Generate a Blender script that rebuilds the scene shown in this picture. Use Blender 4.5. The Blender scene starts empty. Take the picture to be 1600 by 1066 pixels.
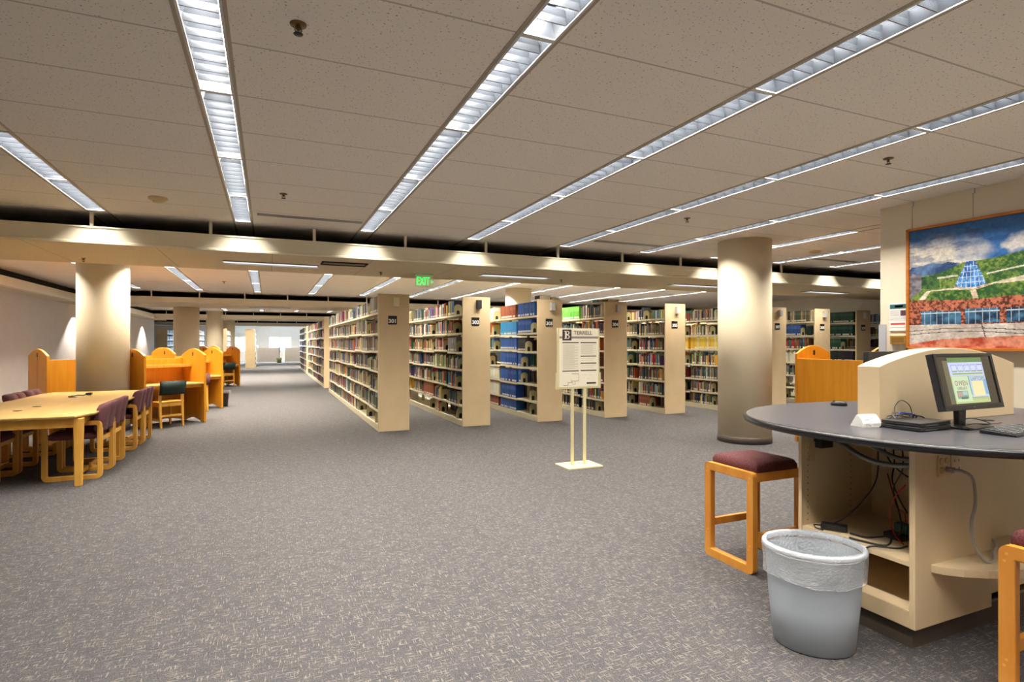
import bpy, math, random
from math import sin, cos, pi, radians as R
from mathutils import Vector
import numpy as np

rnd = random.Random(7)
SC = bpy.context.scene
COL = SC.collection
H = 1.48                      # camera height
CEIL = 3.013                  # main ceiling height
SOF_Z, SOF_T = 2.64, 2.83     # underside and top of the dropped soffits

# ------------------------------------------------------------------ mesh builder
class MB:
    def __init__(s):
        s.v, s.f, s.m, s.c, s.sm = [], [], [], [], []
    def face(s, idx, mi=0, col=None, smooth=False):
        s.f.append(tuple(idx)); s.m.append(mi); s.c.append(col); s.sm.append(smooth)
    def box(s, x0, x1, y0, y1, z0, z1, mi=0, col=None):
        b = len(s.v)
        s.v += [(x0, y0, z0), (x1, y0, z0), (x1, y1, z0), (x0, y1, z0), (x0, y0, z1), (x1, y0, z1), (x1, y1, z1), (x0, y1, z1)]
        for q in ((0, 3, 2, 1), (4, 5, 6, 7), (0, 1, 5, 4), (1, 2, 6, 5), (2, 3, 7, 6), (3, 0, 4, 7)):
            s.face([b + i for i in q], mi, col)
        return s
    def quad(s, pts, mi=0, col=None):
        b = len(s.v); s.v += [tuple(p) for p in pts]; s.face(range(b, b + len(pts)), mi, col); return s
    def loft(s, rings, caps=True, mi=0, smooth=True, closed=True, col=None, capmi=None):
        b = len(s.v); n = len(rings[0])
        for r in rings: s.v += [tuple(p) for p in r]
        for i in range(len(rings) - 1):
            for j in range(n if closed else n - 1):
                k = (j + 1) % n
                s.face((b + i * n + j, b + i * n + k, b + (i + 1) * n + k, b + (i + 1) * n + j), mi, col, smooth)
        if caps:
            cm = mi if capmi is None else capmi
            s.face([b + j for j in reversed(range(n))], cm, col)
            s.face([b + (len(rings) - 1) * n + j for j in range(n)], cm, col)
        return s
    def prism(s, pts, axis, a0, a1, mi=0, smooth=False, col=None):
        def P(p, a):
            return {'z': (p[0], p[1], a), 'y': (p[0], a, p[1]), 'x': (a, p[0], p[1])}[axis]
        return s.loft([[P(p, a0) for p in pts], [P(p, a1) for p in pts]], True, mi, smooth, col=col)
    def tube(s, path, r, n=8, mi=0, caps=True, ripple=0.0):
        P = [Vector(p) for p in path]; rings = []; up = None
        for i, p in enumerate(P):
            t = (P[min(i + 1, len(P) - 1)] - P[max(i - 1, 0)]).normalized()
            if up is None: up = Vector((0, 0, 1)) if abs(t.z) < .9 else Vector((1, 0, 0))
            a = t.cross(up).normalized(); b_ = a.cross(t).normalized(); up = b_
            rr = r * (1 + (ripple if i % 2 else 0))
            rings.append([p + a * (rr * cos(2 * pi * k / n)) + b_ * (rr * sin(2 * pi * k / n)) for k in range(n)])
        return s.loft(rings, caps, mi)
    def lathe(s, prof, n=24, cx=0, cy=0, sx=1, sy=1, mi=0, caps=True):
        return s.loft([[(cx + r * sx * cos(2 * pi * k / n), cy + r * sy * sin(2 * pi * k / n), z) for k in range(n)] for r, z in prof], caps, mi)
    def cyl(s, p0, p1, r, n=12, mi=0):
        return s.tube([p0, p1], r, n, mi)
    def build(s, name, mats, parent=None, bevel=0, seg=2, loc=None, rot=None):
        me = bpy.data.meshes.new(name)
        me.from_pydata(s.v, [], s.f)
        for m in (mats if isinstance(mats, (list, tuple)) else [mats]): me.materials.append(m)
        me.polygons.foreach_set('material_index', s.m)
        me.polygons.foreach_set('use_smooth', s.sm)
        if any(c is not None for c in s.c):
            at = me.color_attributes.new('Col', 'FLOAT_COLOR', 'CORNER')
            buf = []
            for f, c in zip(s.f, s.c):
                c = c or (.5, .5, .5); buf += [c[0], c[1], c[2], 1.0] * len(f)
            at.data.foreach_set('color', buf)
        me.update()
        o = bpy.data.objects.new(name, me); COL.objects.link(o)
        if parent: o.parent = parent
        if loc: o.location = loc
        if rot: o.rotation_euler = rot
        if bevel:
            md = o.modifiers.new('Bevel', 'BEVEL'); md.width = bevel; md.segments = seg; md.limit_method = 'ANGLE'; md.angle_limit = R(40)
        return o

def thing(name, label, cat, loc=(0, 0, 0), rz=0.0, group=None, kind=None):
    o = bpy.data.objects.new(name, None); COL.objects.link(o)
    o.empty_display_size = .1; o.location = loc; o.rotation_euler = (0, 0, rz)
    return tag(o, label, cat, group, kind)

def tag(o, label, cat, group=None, kind=None):
    o['label'] = label; o['category'] = cat
    if group: o['group'] = group
    if kind: o['kind'] = kind
    return o

def kids(o):
    return [c for c in bpy.data.objects if c.parent == o]

def dup(src, loc, rz, label, group=None):
    def cp(o, par):
        c = o.copy(); COL.objects.link(c)
        if par: c.parent = par
        for ch in KID.get(o.name, []): cp(ch, c)
        return c
    if src.name not in KID:
        def reg(o):
            KID[o.name] = kids(o)
            for ch in KID[o.name]: reg(ch)
        reg(src)
    r = cp(src, None); r.location = loc; r.rotation_euler = (0, 0, rz); r['label'] = label
    if group: r['group'] = group
    return r
KID = {}

def loop_frame(mb, a0, a1, z0, z1, w, r, b0, b1, axis='y', mi=0):
    """A rounded rectangular bent-wood loop in the plane spanned by one horizontal axis and z; b0..b1 is its thickness."""
    def ring(a0, a1, z0, z1, r):
        p = []
        for cx_, cz, t0 in ((a1 - r, z1 - r, 0), (a0 + r, z1 - r, 90), (a0 + r, z0 + r, 180), (a1 - r, z0 + r, 270)):
            for k in range(5):
                t = R(t0 + 22.5 * k); p.append((cx_ + r * cos(t), cz + r * sin(t)))
        return p
    A = ring(a0, a1, z0, z1, r); B = ring(a0 + w, a1 - w, z0 + w, z1 - w, max(.006, r - w * .75))
    def P(p, b): return (p[0], b, p[1]) if axis == 'x' else (b, p[0], p[1])
    mb.loft([[P(p, b0) for p in A], [P(p, b1) for p in A], [P(p, b1) for p in B], [P(p, b0) for p in B], [P(p, b0) for p in A]], caps=False, mi=mi, smooth=False)
    return mb

def text(body, size, mat, name, parent, loc, rot, ext=.001, align='CENTER', bold=0):
    cu = bpy.data.curves.new('t', 'FONT'); cu.body = body; cu.size = size; cu.extrude = ext; cu.offset = bold
    cu.align_x = align; cu.align_y = 'CENTER'
    t = bpy.data.objects.new('t', cu); COL.objects.link(t)
    dg = bpy.context.evaluated_depsgraph_get()
    me = bpy.data.meshes.new_from_object(t.evaluated_get(dg)); bpy.data.objects.remove(t)
    me.materials.clear(); me.materials.append(mat)
    o = bpy.data.objects.new(name, me); COL.objects.link(o); o.parent = parent
    o.location = loc; o.rotation_euler = rot
    return o

# ------------------------------------------------------------------ materials
def s2l(*c):
    return tuple((x / 255 / 12.92) if x / 255 <= .04045 else ((x / 255 + .055) / 1.055) ** 2.4 for x in c)

def mat(name, col, rough=.5, metal=0, **kw):
    m = bpy.data.materials.new(name); m.use_nodes = True
    b = m.node_tree.nodes['Principled BSDF']
    b.inputs['Base Color'].default_value = (*col, 1); b.inputs['Roughness'].default_value = rough; b.inputs['Metallic'].default_value = metal
    for k, v in kw.items():
        b.inputs[k.replace('_', ' ')].default_value = v
    return m

def nodes(m): return m.node_tree.nodes, m.node_tree.links, m.node_tree.nodes['Principled BSDF']

def noisy(name, c1, c2, scale=(8, 8, 8), detail=3, rough=.5, bump=0, nscale=1.0, lo=.35, hi=.65, **kw):
    m = mat(name, c1, rough, **kw); N, L, b = nodes(m)
    tc = N.new('ShaderNodeTexCoord'); mp = N.new('ShaderNodeMapping'); mp.inputs['Scale'].default_value = scale
    nz = N.new('ShaderNodeTexNoise'); nz.inputs['Scale'].default_value = nscale; nz.inputs['Detail'].default_value = detail
    rp = N.new('ShaderNodeValToRGB'); rp.color_ramp.elements[0].position = lo; rp.color_ramp.elements[1].position = hi
    rp.color_ramp.elements[0].color = (*c1, 1); rp.color_ramp.elements[1].color = (*c2, 1)
    L.new(tc.outputs['Object'], mp.inputs[0]); L.new(mp.outputs[0], nz.inputs['Vector']); L.new(nz.outputs[0], rp.inputs[0]); L.new(rp.outputs[0], b.inputs['Base Color'])
    if bump:
        bp = N.new('ShaderNodeBump'); bp.inputs['Strength'].default_value = bump; bp.inputs['Distance'].default_value = .004
        L.new(nz.outputs[0], bp.inputs['Height']); L.new(bp.outputs[0], b.inputs['Normal'])
    return m

def attr_mat(name, rough=.55, emit=0):
    m = mat(name, (.5, .5, .5), rough); N, L, b = nodes(m)
    a = N.new('ShaderNodeAttribute'); a.attribute_name = 'Col'; L.new(a.outputs['Color'], b.inputs['Base Color'])
    if emit:
        L.new(a.outputs['Color'], b.inputs['Emission Color']); b.inputs['Emission Strength'].default_value = emit
    return m

def emis(name, col, strength):
    m = mat(name, (.02, .02, .02), .6); b = nodes(m)[2]
    b.inputs['Emission Color'].default_value = (*col, 1); b.inputs['Emission Strength'].default_value = strength
    return m

M = {}
M['oak_v'] = noisy('oak_veneer', s2l(216, 142, 30), s2l(223, 153, 40), (24, 24, 2.0), 4, .42)
M['oak_dark'] = noisy('oak_edge', s2l(226, 158, 58), s2l(238, 178, 78), (20, 20, 3), 3, .4)
M['maple'] = noisy('maple_top', s2l(212, 172, 100), s2l(223, 187, 118), (18, 1.6, 6), 4, .28)
M['beech'] = noisy('beech_frame', s2l(220, 158, 62), s2l(232, 176, 80), (8, 8, 2.5), 3, .38)
M['stoolwood'] = noisy('stool_wood', s2l(208, 134, 48), s2l(220, 152, 62), (9, 9, 3), 4, .36)
M['purple'] = noisy('plum_fabric', s2l(92, 54, 58), s2l(116, 72, 75), (180, 180, 180), 2, .9)
M['maroon'] = noisy('maroon_fabric', s2l(66, 22, 26), s2l(104, 50, 50), (150, 150, 150), 1, .85)
M['green_l'] = noisy('green_leather', s2l(14, 34, 28), s2l(22, 46, 38), (14, 14, 14), 3, .45)
M['black'] = mat('black_plastic', (.012, .012, .013), .38)
M['black_m'] = mat('black_matte', (.01, .01, .01), .8)
M['dkgrey'] = mat('dark_grey', (.022, .022, .025), .45)
M['white'] = mat('white_card', s2l(240, 238, 232), .6)
M['col'] = noisy('column_paint', s2l(226, 211, 180), s2l(229, 214, 184), (2, 2, 2), 3, .55)
M['wallp'] = noisy('wall_paint', s2l(214, 204, 194), s2l(218, 208, 199), (3, 3, 3), 4, .6)
M['wallr'] = noisy('wall_paint_cream', s2l(224, 212, 188), s2l(228, 216, 193), (3, 3, 3), 4, .6)
M['panel'] = noisy('end_panel', s2l(222, 196, 152), s2l(227, 202, 159), (4, 4, 4), 3, .5)
M['shelf'] = mat('shelf_steel', s2l(214, 204, 172), .45)
M['shelfd'] = mat('shelf_bookend', s2l(190, 184, 140), .5)
M['soffit'] = noisy('soffit_paint', s2l(236, 226, 199), s2l(239, 229, 203), (3, 3, 3), 2, .5)
M['kickb'] = mat('vinyl_base', s2l(86, 76, 67), .35)
M['cream'] = noisy('cream_laminate', s2l(221, 197, 157), s2l(226, 203, 164), (3, 3, 3), 3, .42)
M['counter'] = noisy('counter_laminate', s2l(64, 64, 70), s2l(84, 84, 90), (160, 160, 160), 2, .3)
M['rim'] = mat('rim_metal', s2l(205, 205, 200), .4, .3)
M['alu'] = mat('louvre_aluminium', (.022, .025, .03), .22, 0)
M['refl'] = mat('reflector', (.02, .023, .028), .25, 0)
M['bin_g'] = mat('grey_bin', s2l(164, 172, 181), .45)
M['gold'] = mat('brass_frame', s2l(190, 150, 70), .35, .5)
M['frame_o'] = noisy('picture_frame_wood', s2l(176, 100, 30), s2l(196, 120, 44), (6, 6, 20), 3, .4)
M['ivory'] = mat('ivory_paint', s2l(210, 200, 154), .45)
M['signp'] = mat('sign_paper', s2l(236, 228, 206), .6)
M['ink'] = mat('dark_ink', s2l(64, 50, 46), .6)
M['inkg'] = mat('grey_ink', s2l(150, 138, 128), .6)
M['inkl'] = mat('pale_ink', s2l(196, 186, 170), .6)
M['book'] = attr_mat('book_cloth', .55)
M['paint'] = attr_mat('canvas_oil', .45)
M['screen'] = attr_mat('lit_screen', .2, .55)
M['lens'] = emis('prismatic_lens', (.95, .97, 1), .95)
M['exitg'] = emis('exit_green', (.02, 1, .12), 1.6)
M['steel'] = mat('galvanised_steel', s2l(120, 120, 116), .4, .5)
M['grey_c'] = mat('grey_cord', s2l(168, 160, 156), .5)
M['red_c'] = mat('red_cord', s2l(170, 28, 24), .5)
M['blue_c'] = mat('blue_cord', s2l(40, 70, 150), .5)
M['outlet'] = mat('outlet_ivory', s2l(216, 190, 140), .4)
M['brass'] = mat('sprinkler_brass', s2l(120, 96, 60), .4, .6)
M['corner'] = mat('corner_guard_grey', s2l(176, 176, 180), .4)
M['pale'] = noisy('pale_laminate', s2l(226, 216, 206), s2l(232, 222, 212), (4, 4, 4), 2, .5)
M['glassday'] = emis('daylit_glass', (.86, .95, 1.0), 2.6)
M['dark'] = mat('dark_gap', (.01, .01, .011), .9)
M['blueseat'] = mat('blue_fabric', s2l(30, 96, 160), .8)

# clear edge-lit sheet
M['clear'] = mat('clear_acrylic', (.8, .95, .85), .1); M['clear'].node_tree.nodes['Principled BSDF'].inputs['Alpha'].default_value = .18

# bin liner: thin translucent film
def film():
    m = bpy.data.materials.new('bin_liner_film'); m.use_nodes = True; N, L = m.node_tree.nodes, m.node_tree.links
    out = N['Material Output']; b = N['Principled BSDF']; b.inputs['Base Color'].default_value = (.82, .83, .85, 1); b.inputs['Roughness'].default_value = .25
    tr = N.new('ShaderNodeBsdfTransparent'); mx = N.new('ShaderNodeMixShader'); mx.inputs[0].default_value = .3
    nz = N.new('ShaderNodeTexNoise'); nz.inputs['Scale'].default_value = 30; bp = N.new('ShaderNodeBump'); bp.inputs['Strength'].default_value = .9; bp.inputs['Distance'].default_value = .02
    L.new(nz.outputs[0], bp.inputs['Height']); L.new(bp.outputs[0], b.inputs['Normal'])
    L.new(tr.outputs[0], mx.inputs[1]); L.new(b.outputs[0], mx.inputs[2]); L.new(mx.outputs[0], out.inputs[0])
    return m
M['film'] = film()

def carpet():
    m = mat('loop_carpet', (.3, .3, .3), .95); N, L, b = nodes(m)
    tc = N.new('ShaderNodeTexCoord')
    def noise(scale, detail=2, off=(0, 0, 0)):
        mp = N.new('ShaderNodeMapping'); mp.inputs['Scale'].default_value = scale; mp.inputs['Location'].default_value = off
        nz = N.new('ShaderNodeTexNoise'); nz.inputs['Scale'].default_value = 1; nz.inputs['Detail'].default_value = detail
        L.new(tc.outputs['Object'], mp.inputs[0]); L.new(mp.outputs[0], nz.inputs['Vector']); return nz.outputs[0]
    def ramp(src, p0, c0, p1, c1):
        r = N.new('ShaderNodeValToRGB'); e = r.color_ramp.elements
        e[0].position = p0; e[0].color = (*c0, 1); e[1].position = p1; e[1].color = (*c1, 1); L.new(src, r.inputs[0]); return r.outputs[0]
    def mix(f, a, c):
        x = N.new('ShaderNodeMix'); x.data_type = 'RGBA'; L.new(f, x.inputs[0]); L.new(a, x.inputs[6])
        if isinstance(c, tuple): x.inputs[7].default_value = (*c, 1)
        else: L.new(c, x.inputs[7])
        return x.outputs[2]
    base = ramp(noise((190, 190, 1), 2), .36, s2l(42, 40, 45), .66, s2l(86, 83, 82))
    patch = ramp(noise((9, 9, 1), 3, (5, 2, 0)), .35, (.86, .86, .9), .65, (1.08, 1.06, 1.03))
    mul = N.new('ShaderNodeMix'); mul.data_type = 'RGBA'; mul.blend_type = 'MULTIPLY'; mul.inputs[0].default_value = 1
    L.new(base, mul.inputs[6]); L.new(patch, mul.inputs[7]); c = mul.outputs[2]
    k0, k1 = (0, 0, 0), (1, 1, 1)
    c = mix(ramp(noise((17, 135, 1), 1), .60, k0, .68, k1), c, s2l(111, 106, 96))
    c = mix(ramp(noise((125, 19, 1), 1, (3, 7, 0)), .61, k0, .69, k1), c, s2l(111, 106, 96))
    c = mix(ramp(noise((70, 30, 1), 1, (9, 1, 0)), .62, k0, .70, k1), c, s2l(62, 58, 70))
    L.new(c, b.inputs['Base Color'])
    bp = N.new('ShaderNodeBump'); bp.inputs['Strength'].default_value = .5; bp.inputs['Distance'].default_value = .004
    L.new(noise((220, 220, 1), 2), bp.inputs['Height']); L.new(bp.outputs[0], b.inputs['Normal'])
    return m
M['carpet'] = carpet()

def tiles(name, c, px, ox, py, oy, w=.006):
    """Acoustic ceiling board: fissure specks and thin reveal lines every px along x and py along y."""
    m = mat(name, c, .9); N, L, b = nodes(m)
    tc = N.new('ShaderNodeTexCoord'); sp = N.new('ShaderNodeSeparateXYZ'); L.new(tc.outputs['Object'], sp.inputs[0])
    def math_(op, a, v=None, v2=None):
        n = N.new('ShaderNodeMath'); n.operation = op
        if hasattr(a, 'links') or hasattr(a, 'is_linked'): L.new(a, n.inputs[0])
        else: n.inputs[0].default_value = a
        if v is not None:
            if hasattr(v, 'is_linked'): L.new(v, n.inputs[1])
            else: n.inputs[1].default_value = v
        return n.outputs[0]
    def line(src, p, o):
        t = math_('MODULO', math_('ADD', math_('SUBTRACT', src, o), 100 * p), p)
        t = math_('ABSOLUTE', math_('SUBTRACT', t, p / 2))
        return math_('GREATER_THAN', t, p / 2 - w)
    ln = line(sp.outputs['Y'], py, oy)
    if px: ln = math_('MAXIMUM', ln, line(sp.outputs['X'], px, ox))
    nz = N.new('ShaderNodeTexNoise'); nz.inputs['Scale'].default_value = 75; nz.inputs['Detail'].default_value = 1
    L.new(tc.outputs['Object'], nz.inputs['Vector'])
    rp = N.new('ShaderNodeValToRGB'); e = rp.color_ramp.elements; e[0].position = .665; e[1].position = .72
    e[0].color = (*c, 1); e[1].color = (c[0] * .38, c[1] * .36, c[2] * .34, 1); L.new(nz.outputs[0], rp.inputs[0])
    mx = N.new('ShaderNodeMix'); mx.data_type = 'RGBA'; L.new(ln, mx.inputs[0]); L.new(rp.outputs[0], mx.inputs[6]); mx.inputs[7].default_value = (c[0] * .6, c[1] * .58, c[2] * .55, 1)
    L.new(mx.outputs[2], b.inputs['Base Color'])
    return m
M['tile'] = tiles('acoustic_tile', s2l(247, 239, 226), None, 0, .665, 7.86)
M['tile_s'] = tiles('soffit_tile', s2l(220, 204, 172), 1.30, .05, 5, 3.0, .005)

# ------------------------------------------------------------------ setting: floor, walls, ceiling
def struct(name, mb, mats, label=None, cat=None, parent=None, bevel=0):
    o = mb.build(name, mats, parent, bevel)
    if not parent:
        o['kind'] = 'structure'
        if label: o['label'] = label; o['category'] = cat
    return o

X0, X1, Y0, Y1 = -13.0, 17.0, -3.6, 50.0
struct('floor', MB().box(X0, X1, Y0, Y1, -.1, 0), M['carpet'], 'grey flecked loop carpet covering the whole floor', 'floor')
ROW0, RP, GP, GE = -.29, 1.53, 1.33, 7.86     # light row origin and pitch, segment pitch and row end
rowx = lambda k: ROW0 + RP * k
FW = .19                                       # fixture opening width
PERIOD = 11.3
SOFY = [7.98 + PERIOD * i for i in range(4)]   # soffit fronts

fixtures = []                                  # (k, y0, y1, zone)
for k in range(-1, 5):
    ys = [GE - GP * i for i in range(2 if k == -1 else 7)]
    for y in ys: fixtures.append((k, y - GP, y, 1))
for k in (5, 6, 7, 8):
    for i in range(2): fixtures.append((k, GE - GP * (i + 1), GE - GP * i, 1))
for k in range(-2, 9):
    for i in range(3):
        if not (k == 5 and i == 2): fixtures.append((k, 10.55 + 2.66 * i, 13.21 + 2.66 * i, 2))
for k in range(-2, 4):
    for i in range(2): fixtures.append((k, 22.3 + 3.6 * i, 25.9 + 3.6 * i, 3))
for k in range(-2, 3): fixtures.append((k, 34.5, 39.5, 4))
for k in range(-2, 3): fixtures.append((k, 44.6, 48.6, 5))

ceil = MB()
def band(ya, yb, row_ids):
    """Ceiling boards between the light rows for ya..yb, with openings where a fixture sits."""
    xs = X0
    for k in row_ids:
        xa, xb = rowx(k) - FW / 2, rowx(k) + FW / 2
        ceil.quad([(xs, ya, CEIL), (xs, yb, CEIL), (xa, yb, CEIL), (xa, ya, CEIL)])
        cur = ya
        for (kk, a, b_, z) in sorted([q for q in fixtures if q[0] == k], key=lambda q: q[1]):
            if a >= ya - .01 and b_ <= yb + .01:
                if a > cur + 1e-4: ceil.quad([(xa, cur, CEIL), (xa, a, CEIL), (xb, a, CEIL), (xb, cur, CEIL)])
                cur = b_
        if cur < yb: ceil.quad([(xa, cur, CEIL), (xa, yb, CEIL), (xb, yb, CEIL), (xb, cur, CEIL)])
        xs = xb
    ceil.quad([(xs, ya, CEIL), (xs, yb, CEIL), (X1, yb, CEIL), (X1, ya, CEIL)])
ZB = [Y0, 9.0, 20.3, 31.6, 42.9, Y1]
for i in range(5): band(ZB[i], ZB[i + 1], range(-2, 9))
ceil.box(X0, X1, Y0, Y1, CEIL + .16, CEIL + .2)
struct('ceiling', ceil, M['tile'], 'beige acoustic tile ceiling with long rows of lights', 'ceiling')

# T-bars along both sides of each light row
tb = MB()
for k in range(-2, 9):
    for s in (-1, 1):
        x = rowx(k) + s * (FW / 2 + .012)
        tb.box(x - .011, x + .011, 4.4 if k > 4 else Y0, 8.9, CEIL - .004, CEIL + .004)
        tb.box(x - .011, x + .011, 9.1, 49.5, CEIL - .004, CEIL + .004)
struct('trim_1', tb, mat('tbar', s2l(176, 162, 140), .5), 'slim metal grid bars beside the light rows', 'ceiling trim')

# perimeter walls
struct('wall_back', MB().box(X0, X1, Y0 - .1, Y0, 0, 3.2), M['wallr'], 'plain wall behind the viewer', 'wall')
struct('wall_right', MB().box(X1, X1 + .1, Y0, Y1, 0, 3.2), M['wallr'], 'plain wall beyond the last bookstack', 'wall')
struct('wall_left', MB().box(-5.6, -5.4, Y0, 34.0, 0, 3.2), M['wallp'], 'long mauve grey wall behind the study carrels', 'wall')
struct('wall_far_left', MB().box(X0 - .1, X0, 30, Y1, 0, 3.2), M['wallp'], 'wall at the far end past the left stacks', 'wall')
# far window wall with openings
WIN = [(-2.9, -1.5), (.05, 1.75), (2.4, 4.0)]
fw = MB(); xs = X0; zb, zt = .8, 1.98
for a, b_ in WIN:
    fw.box(xs, a, Y1, Y1 + .2, 0, 3.2); fw.box(a, b_, Y1, Y1 + .2, 0, zb); fw.box(a, b_, Y1, Y1 + .2, zt, 3.2); xs = b_
fw.box(xs, X1, Y1, Y1 + .2, 0, 3.2)
struct('wall_far', fw, M['wallp'], 'far window wall in cool daylight', 'wall')
for i, (a, b_) in enumerate(WIN):
    w = MB(); t = .04
    for q in ((a, a + t, zb, zt), (b_ - t, b_, zb, zt), (a, b_, zb, zb + t), (a, b_, zt - t, zt), ((a + b_) / 2 - t / 2, (a + b_) / 2 + t / 2, zb, zt)):
        w.box(q[0], q[1], Y1 + .06, Y1 + .12, q[2], q[3])
    wo = struct('window_%d' % (i + 1), w, M['rim'], 'bright far window, %s of three' % ('left', 'middle', 'right')[i], 'window')
    MB().box(a + t, b_ - t, Y1 + .08, Y1 + .1, zb + t, zt - t).build('pane', M['glassday'], wo)
    l = bpy.data.lights.new('daylight', 'AREA'); l.shape = 'RECTANGLE'; l.size = b_ - a; l.size_y = zt - zb; l.energy = 230; l.color = (.5, .75, 1)
    lo = bpy.data.objects.new('daylight', l); COL.objects.link(lo); lo.parent = wo; lo.location = ((a + b_) / 2, Y1 + .02, (zb + zt) / 2); lo.rotation_euler = (R(-90), 0, 0)

# right wall carrying the picture, with a grey corner guard
struct('wall_picture', MB().box(6.43, 6.62, Y0, 4.24, 0, CEIL + .02), M['wallr'], 'cream wall end carrying the framed landscape', 'wall')
struct('trim_2', MB().box(6.418, 6.632, 4.17, 4.252, 0, 1.69), M['corner'], 'grey metal corner guard on the wall end', 'wall trim')
struct('baseboard_right', MB().box(6.415, 6.43, Y0, 4.17, 0, .1), M['kickb'], 'dark base strip along the picture wall', 'baseboard')

# dropped soffits
for i, y in enumerate(SOFY):
    D = 1.97
    s = MB().prism([(y, SOF_T), (y, SOF_Z + .035), (y - .03, SOF_Z + .02), (y - .03, SOF_Z), (y + .0, SOF_Z), (y + .02, SOF_T)], 'x', X0, X1)
    xa = -5.39 if i < 3 else X0
    so = s.build('soffit_beam', M['soffit']); so['kind'] = 'structure'
    so['label'] = ('nearest dropped soffit band crossing the room above the stack ends', 'second dropped soffit band across the room', 'third dropped soffit band across the room', 'farthest dropped soffit band before the windows')[i]; so['category'] = 'soffit'
    MB().box(X0, X1, y - .01, y + .02, SOF_T - .006, SOF_T + .014).build('top_lip', M['soffit'], so)
    MB().box(X0, X1, y + D - .04, y + D, SOF_Z, SOF_T).build('rear_face', M['soffit'], so)
    MB().box(X0, X1, y, y + D, SOF_Z - .002, SOF_Z + .02).build('underside', M['tile_s'], so)
    MB().box(X0, X1, y + 1.0, y + 1.03, SOF_Z, CEIL).build('added_dark_divider', M['dark'], so)  # black sheet added inside the cavity to keep the gap above dark
    MB().box(X0, X1, y + .02, y + D - .04, SOF_T - .03, SOF_T - .01).build('added_dark_lid', M['dark'], so)  # black lid added against light leaks, so the cavity stays dark
    for j in range(11 if i == 0 else 9 if i == 1 else 6):
        x = -1.9 + 1.235 * (j - (1 if i == 0 else 2))
        MB().box(x - .018, x + .018, y + .03, y + .06, SOF_T - .02, CEIL + .01).build('hanger', M['soffit'], so)

# soffit along the left wall
ws = MB().prism([(-4.85, SOF_T), (-4.85, SOF_Z), (-5.41, SOF_Z), (-5.41, SOF_Z + .03), (-4.88, SOF_Z + .03), (-4.88, SOF_T)], 'y', 9.95, 34.0)
so = ws.build('soffit_beam', M['soffit']); so['kind'] = 'structure'; so['label'] = 'dropped soffit band along the left wall'; so['category'] = 'soffit'
MB().box(-5.1, -5.07, 9.95, 34, SOF_Z, CEIL).build('added_dark_divider', M['dark'], so)  # black sheet added here too, darkening the gap along the left wall

# ------------------------------------------------------------------ columns
def column(x, y, r, label):
    t = MB().lathe([(r, 0), (r, 3.05)], 48, x, y).build('column', M['col']); t['kind'] = 'structure'; t['label'] = label; t['category'] = 'column'
    MB().lathe([(r, 0), (r + .008, 0), (r + .008, .095), (r, .1)], 48, x, y, caps=False).build('base_strip', M['kickb'], t)
column(6.62, 6.43, .381, 'round cream column right of the bookstacks')
column(-2.54, 11.42, .37, 'round cream column behind the long reading table')
column(-2.44, 21.05, .37, 'second round column beyond the study carrels')
column(-2.38, 30.8, .37, 'third round column further back on the left')
column(-2.36, 41.0, .37, 'farthest round column near the window wall')
column(6.52, 14.6, .37, 'round column showing above the stacks')

# ------------------------------------------------------------------ ceiling lights
def light_proto(Lg, w=FW, cells=9, depth=.125):
    r = bpy.data.objects.new('ceiling_light', None); COL.objects.link(r); r['category'] = 'ceiling light'; r['label'] = 'x'
    h = Lg / 2 - .012; q = w / 2
    f = MB()
    for a in ((-q - .004, -q + .01, -h - .01, h + .01), (q - .01, q + .004, -h - .01, h + .01), (-q, q, -h - .012, -h + .006), (-q, q, h - .006, h + .012)):
        f.box(a[0], a[1], a[2], a[3], -.006, -.001)
    f.build('frame', M['rim'], r)
    g = MB()   # housing: curved side reflectors, ends and top
    n = 6
    for s in (-1, 1):
        ring = [(s * (q - .008 - .045 * (k / n) ** 2), depth * k / n) for k in range(n + 1)]
        g.loft([[(x, -h, z) for x, z in ring], [(x, h, z) for x, z in ring]], caps=False, closed=False)
    g.quad([(-q + .03, -h, depth), (q - .03, -h, depth), (q - .03, h, depth), (-q + .03, h, depth)])
    for s in (-1, 1): g.quad([(-q, s * h, 0), (q, s * h, 0), (q, s * h, depth), (-q, s * h, depth)])
    g.build('reflector', M['refl'], r)
    if w != FW:
        MB().quad([(-q + .012, -h + .006, .006), (-q + .012, h - .006, .006), (q - .012, h - .006, .006), (q - .012, -h + .006, .006)]).build('lens', M['lens'], r)
        return r
    b_ = MB(); step = 2 * h / cells; prev = None
    for i in range(1, cells):
        y = -h + i * step
        xb, xt = q - .012, q - .03
        rings = []
        for z, t in ((.0, .003), (.035, .005), (.068, .014)):
            x = xb + (xt - xb) * z / .08
            rings.append([(-x, y - t, z), (x, y - t, z), (x, y + t, z), (-x, y + t, z)])
        b0 = len(b_.v); b_.loft(rings, smooth=False)
        if prev is not None:      # side rails tie each blade to the one before
            for z in (0, 1):
                b_.face((prev + 4 * z + 3, prev + 4 * (z + 1) + 3, b0 + 4 * (z + 1), b0 + 4 * z)); b_.face((prev + 4 * z + 2, b0 + 4 * z + 1, b0 + 4 * (z + 1) + 1, prev + 4 * (z + 1) + 2))
        prev = b0
    b_.build('louvre', M['alu'], r)
    return r

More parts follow.
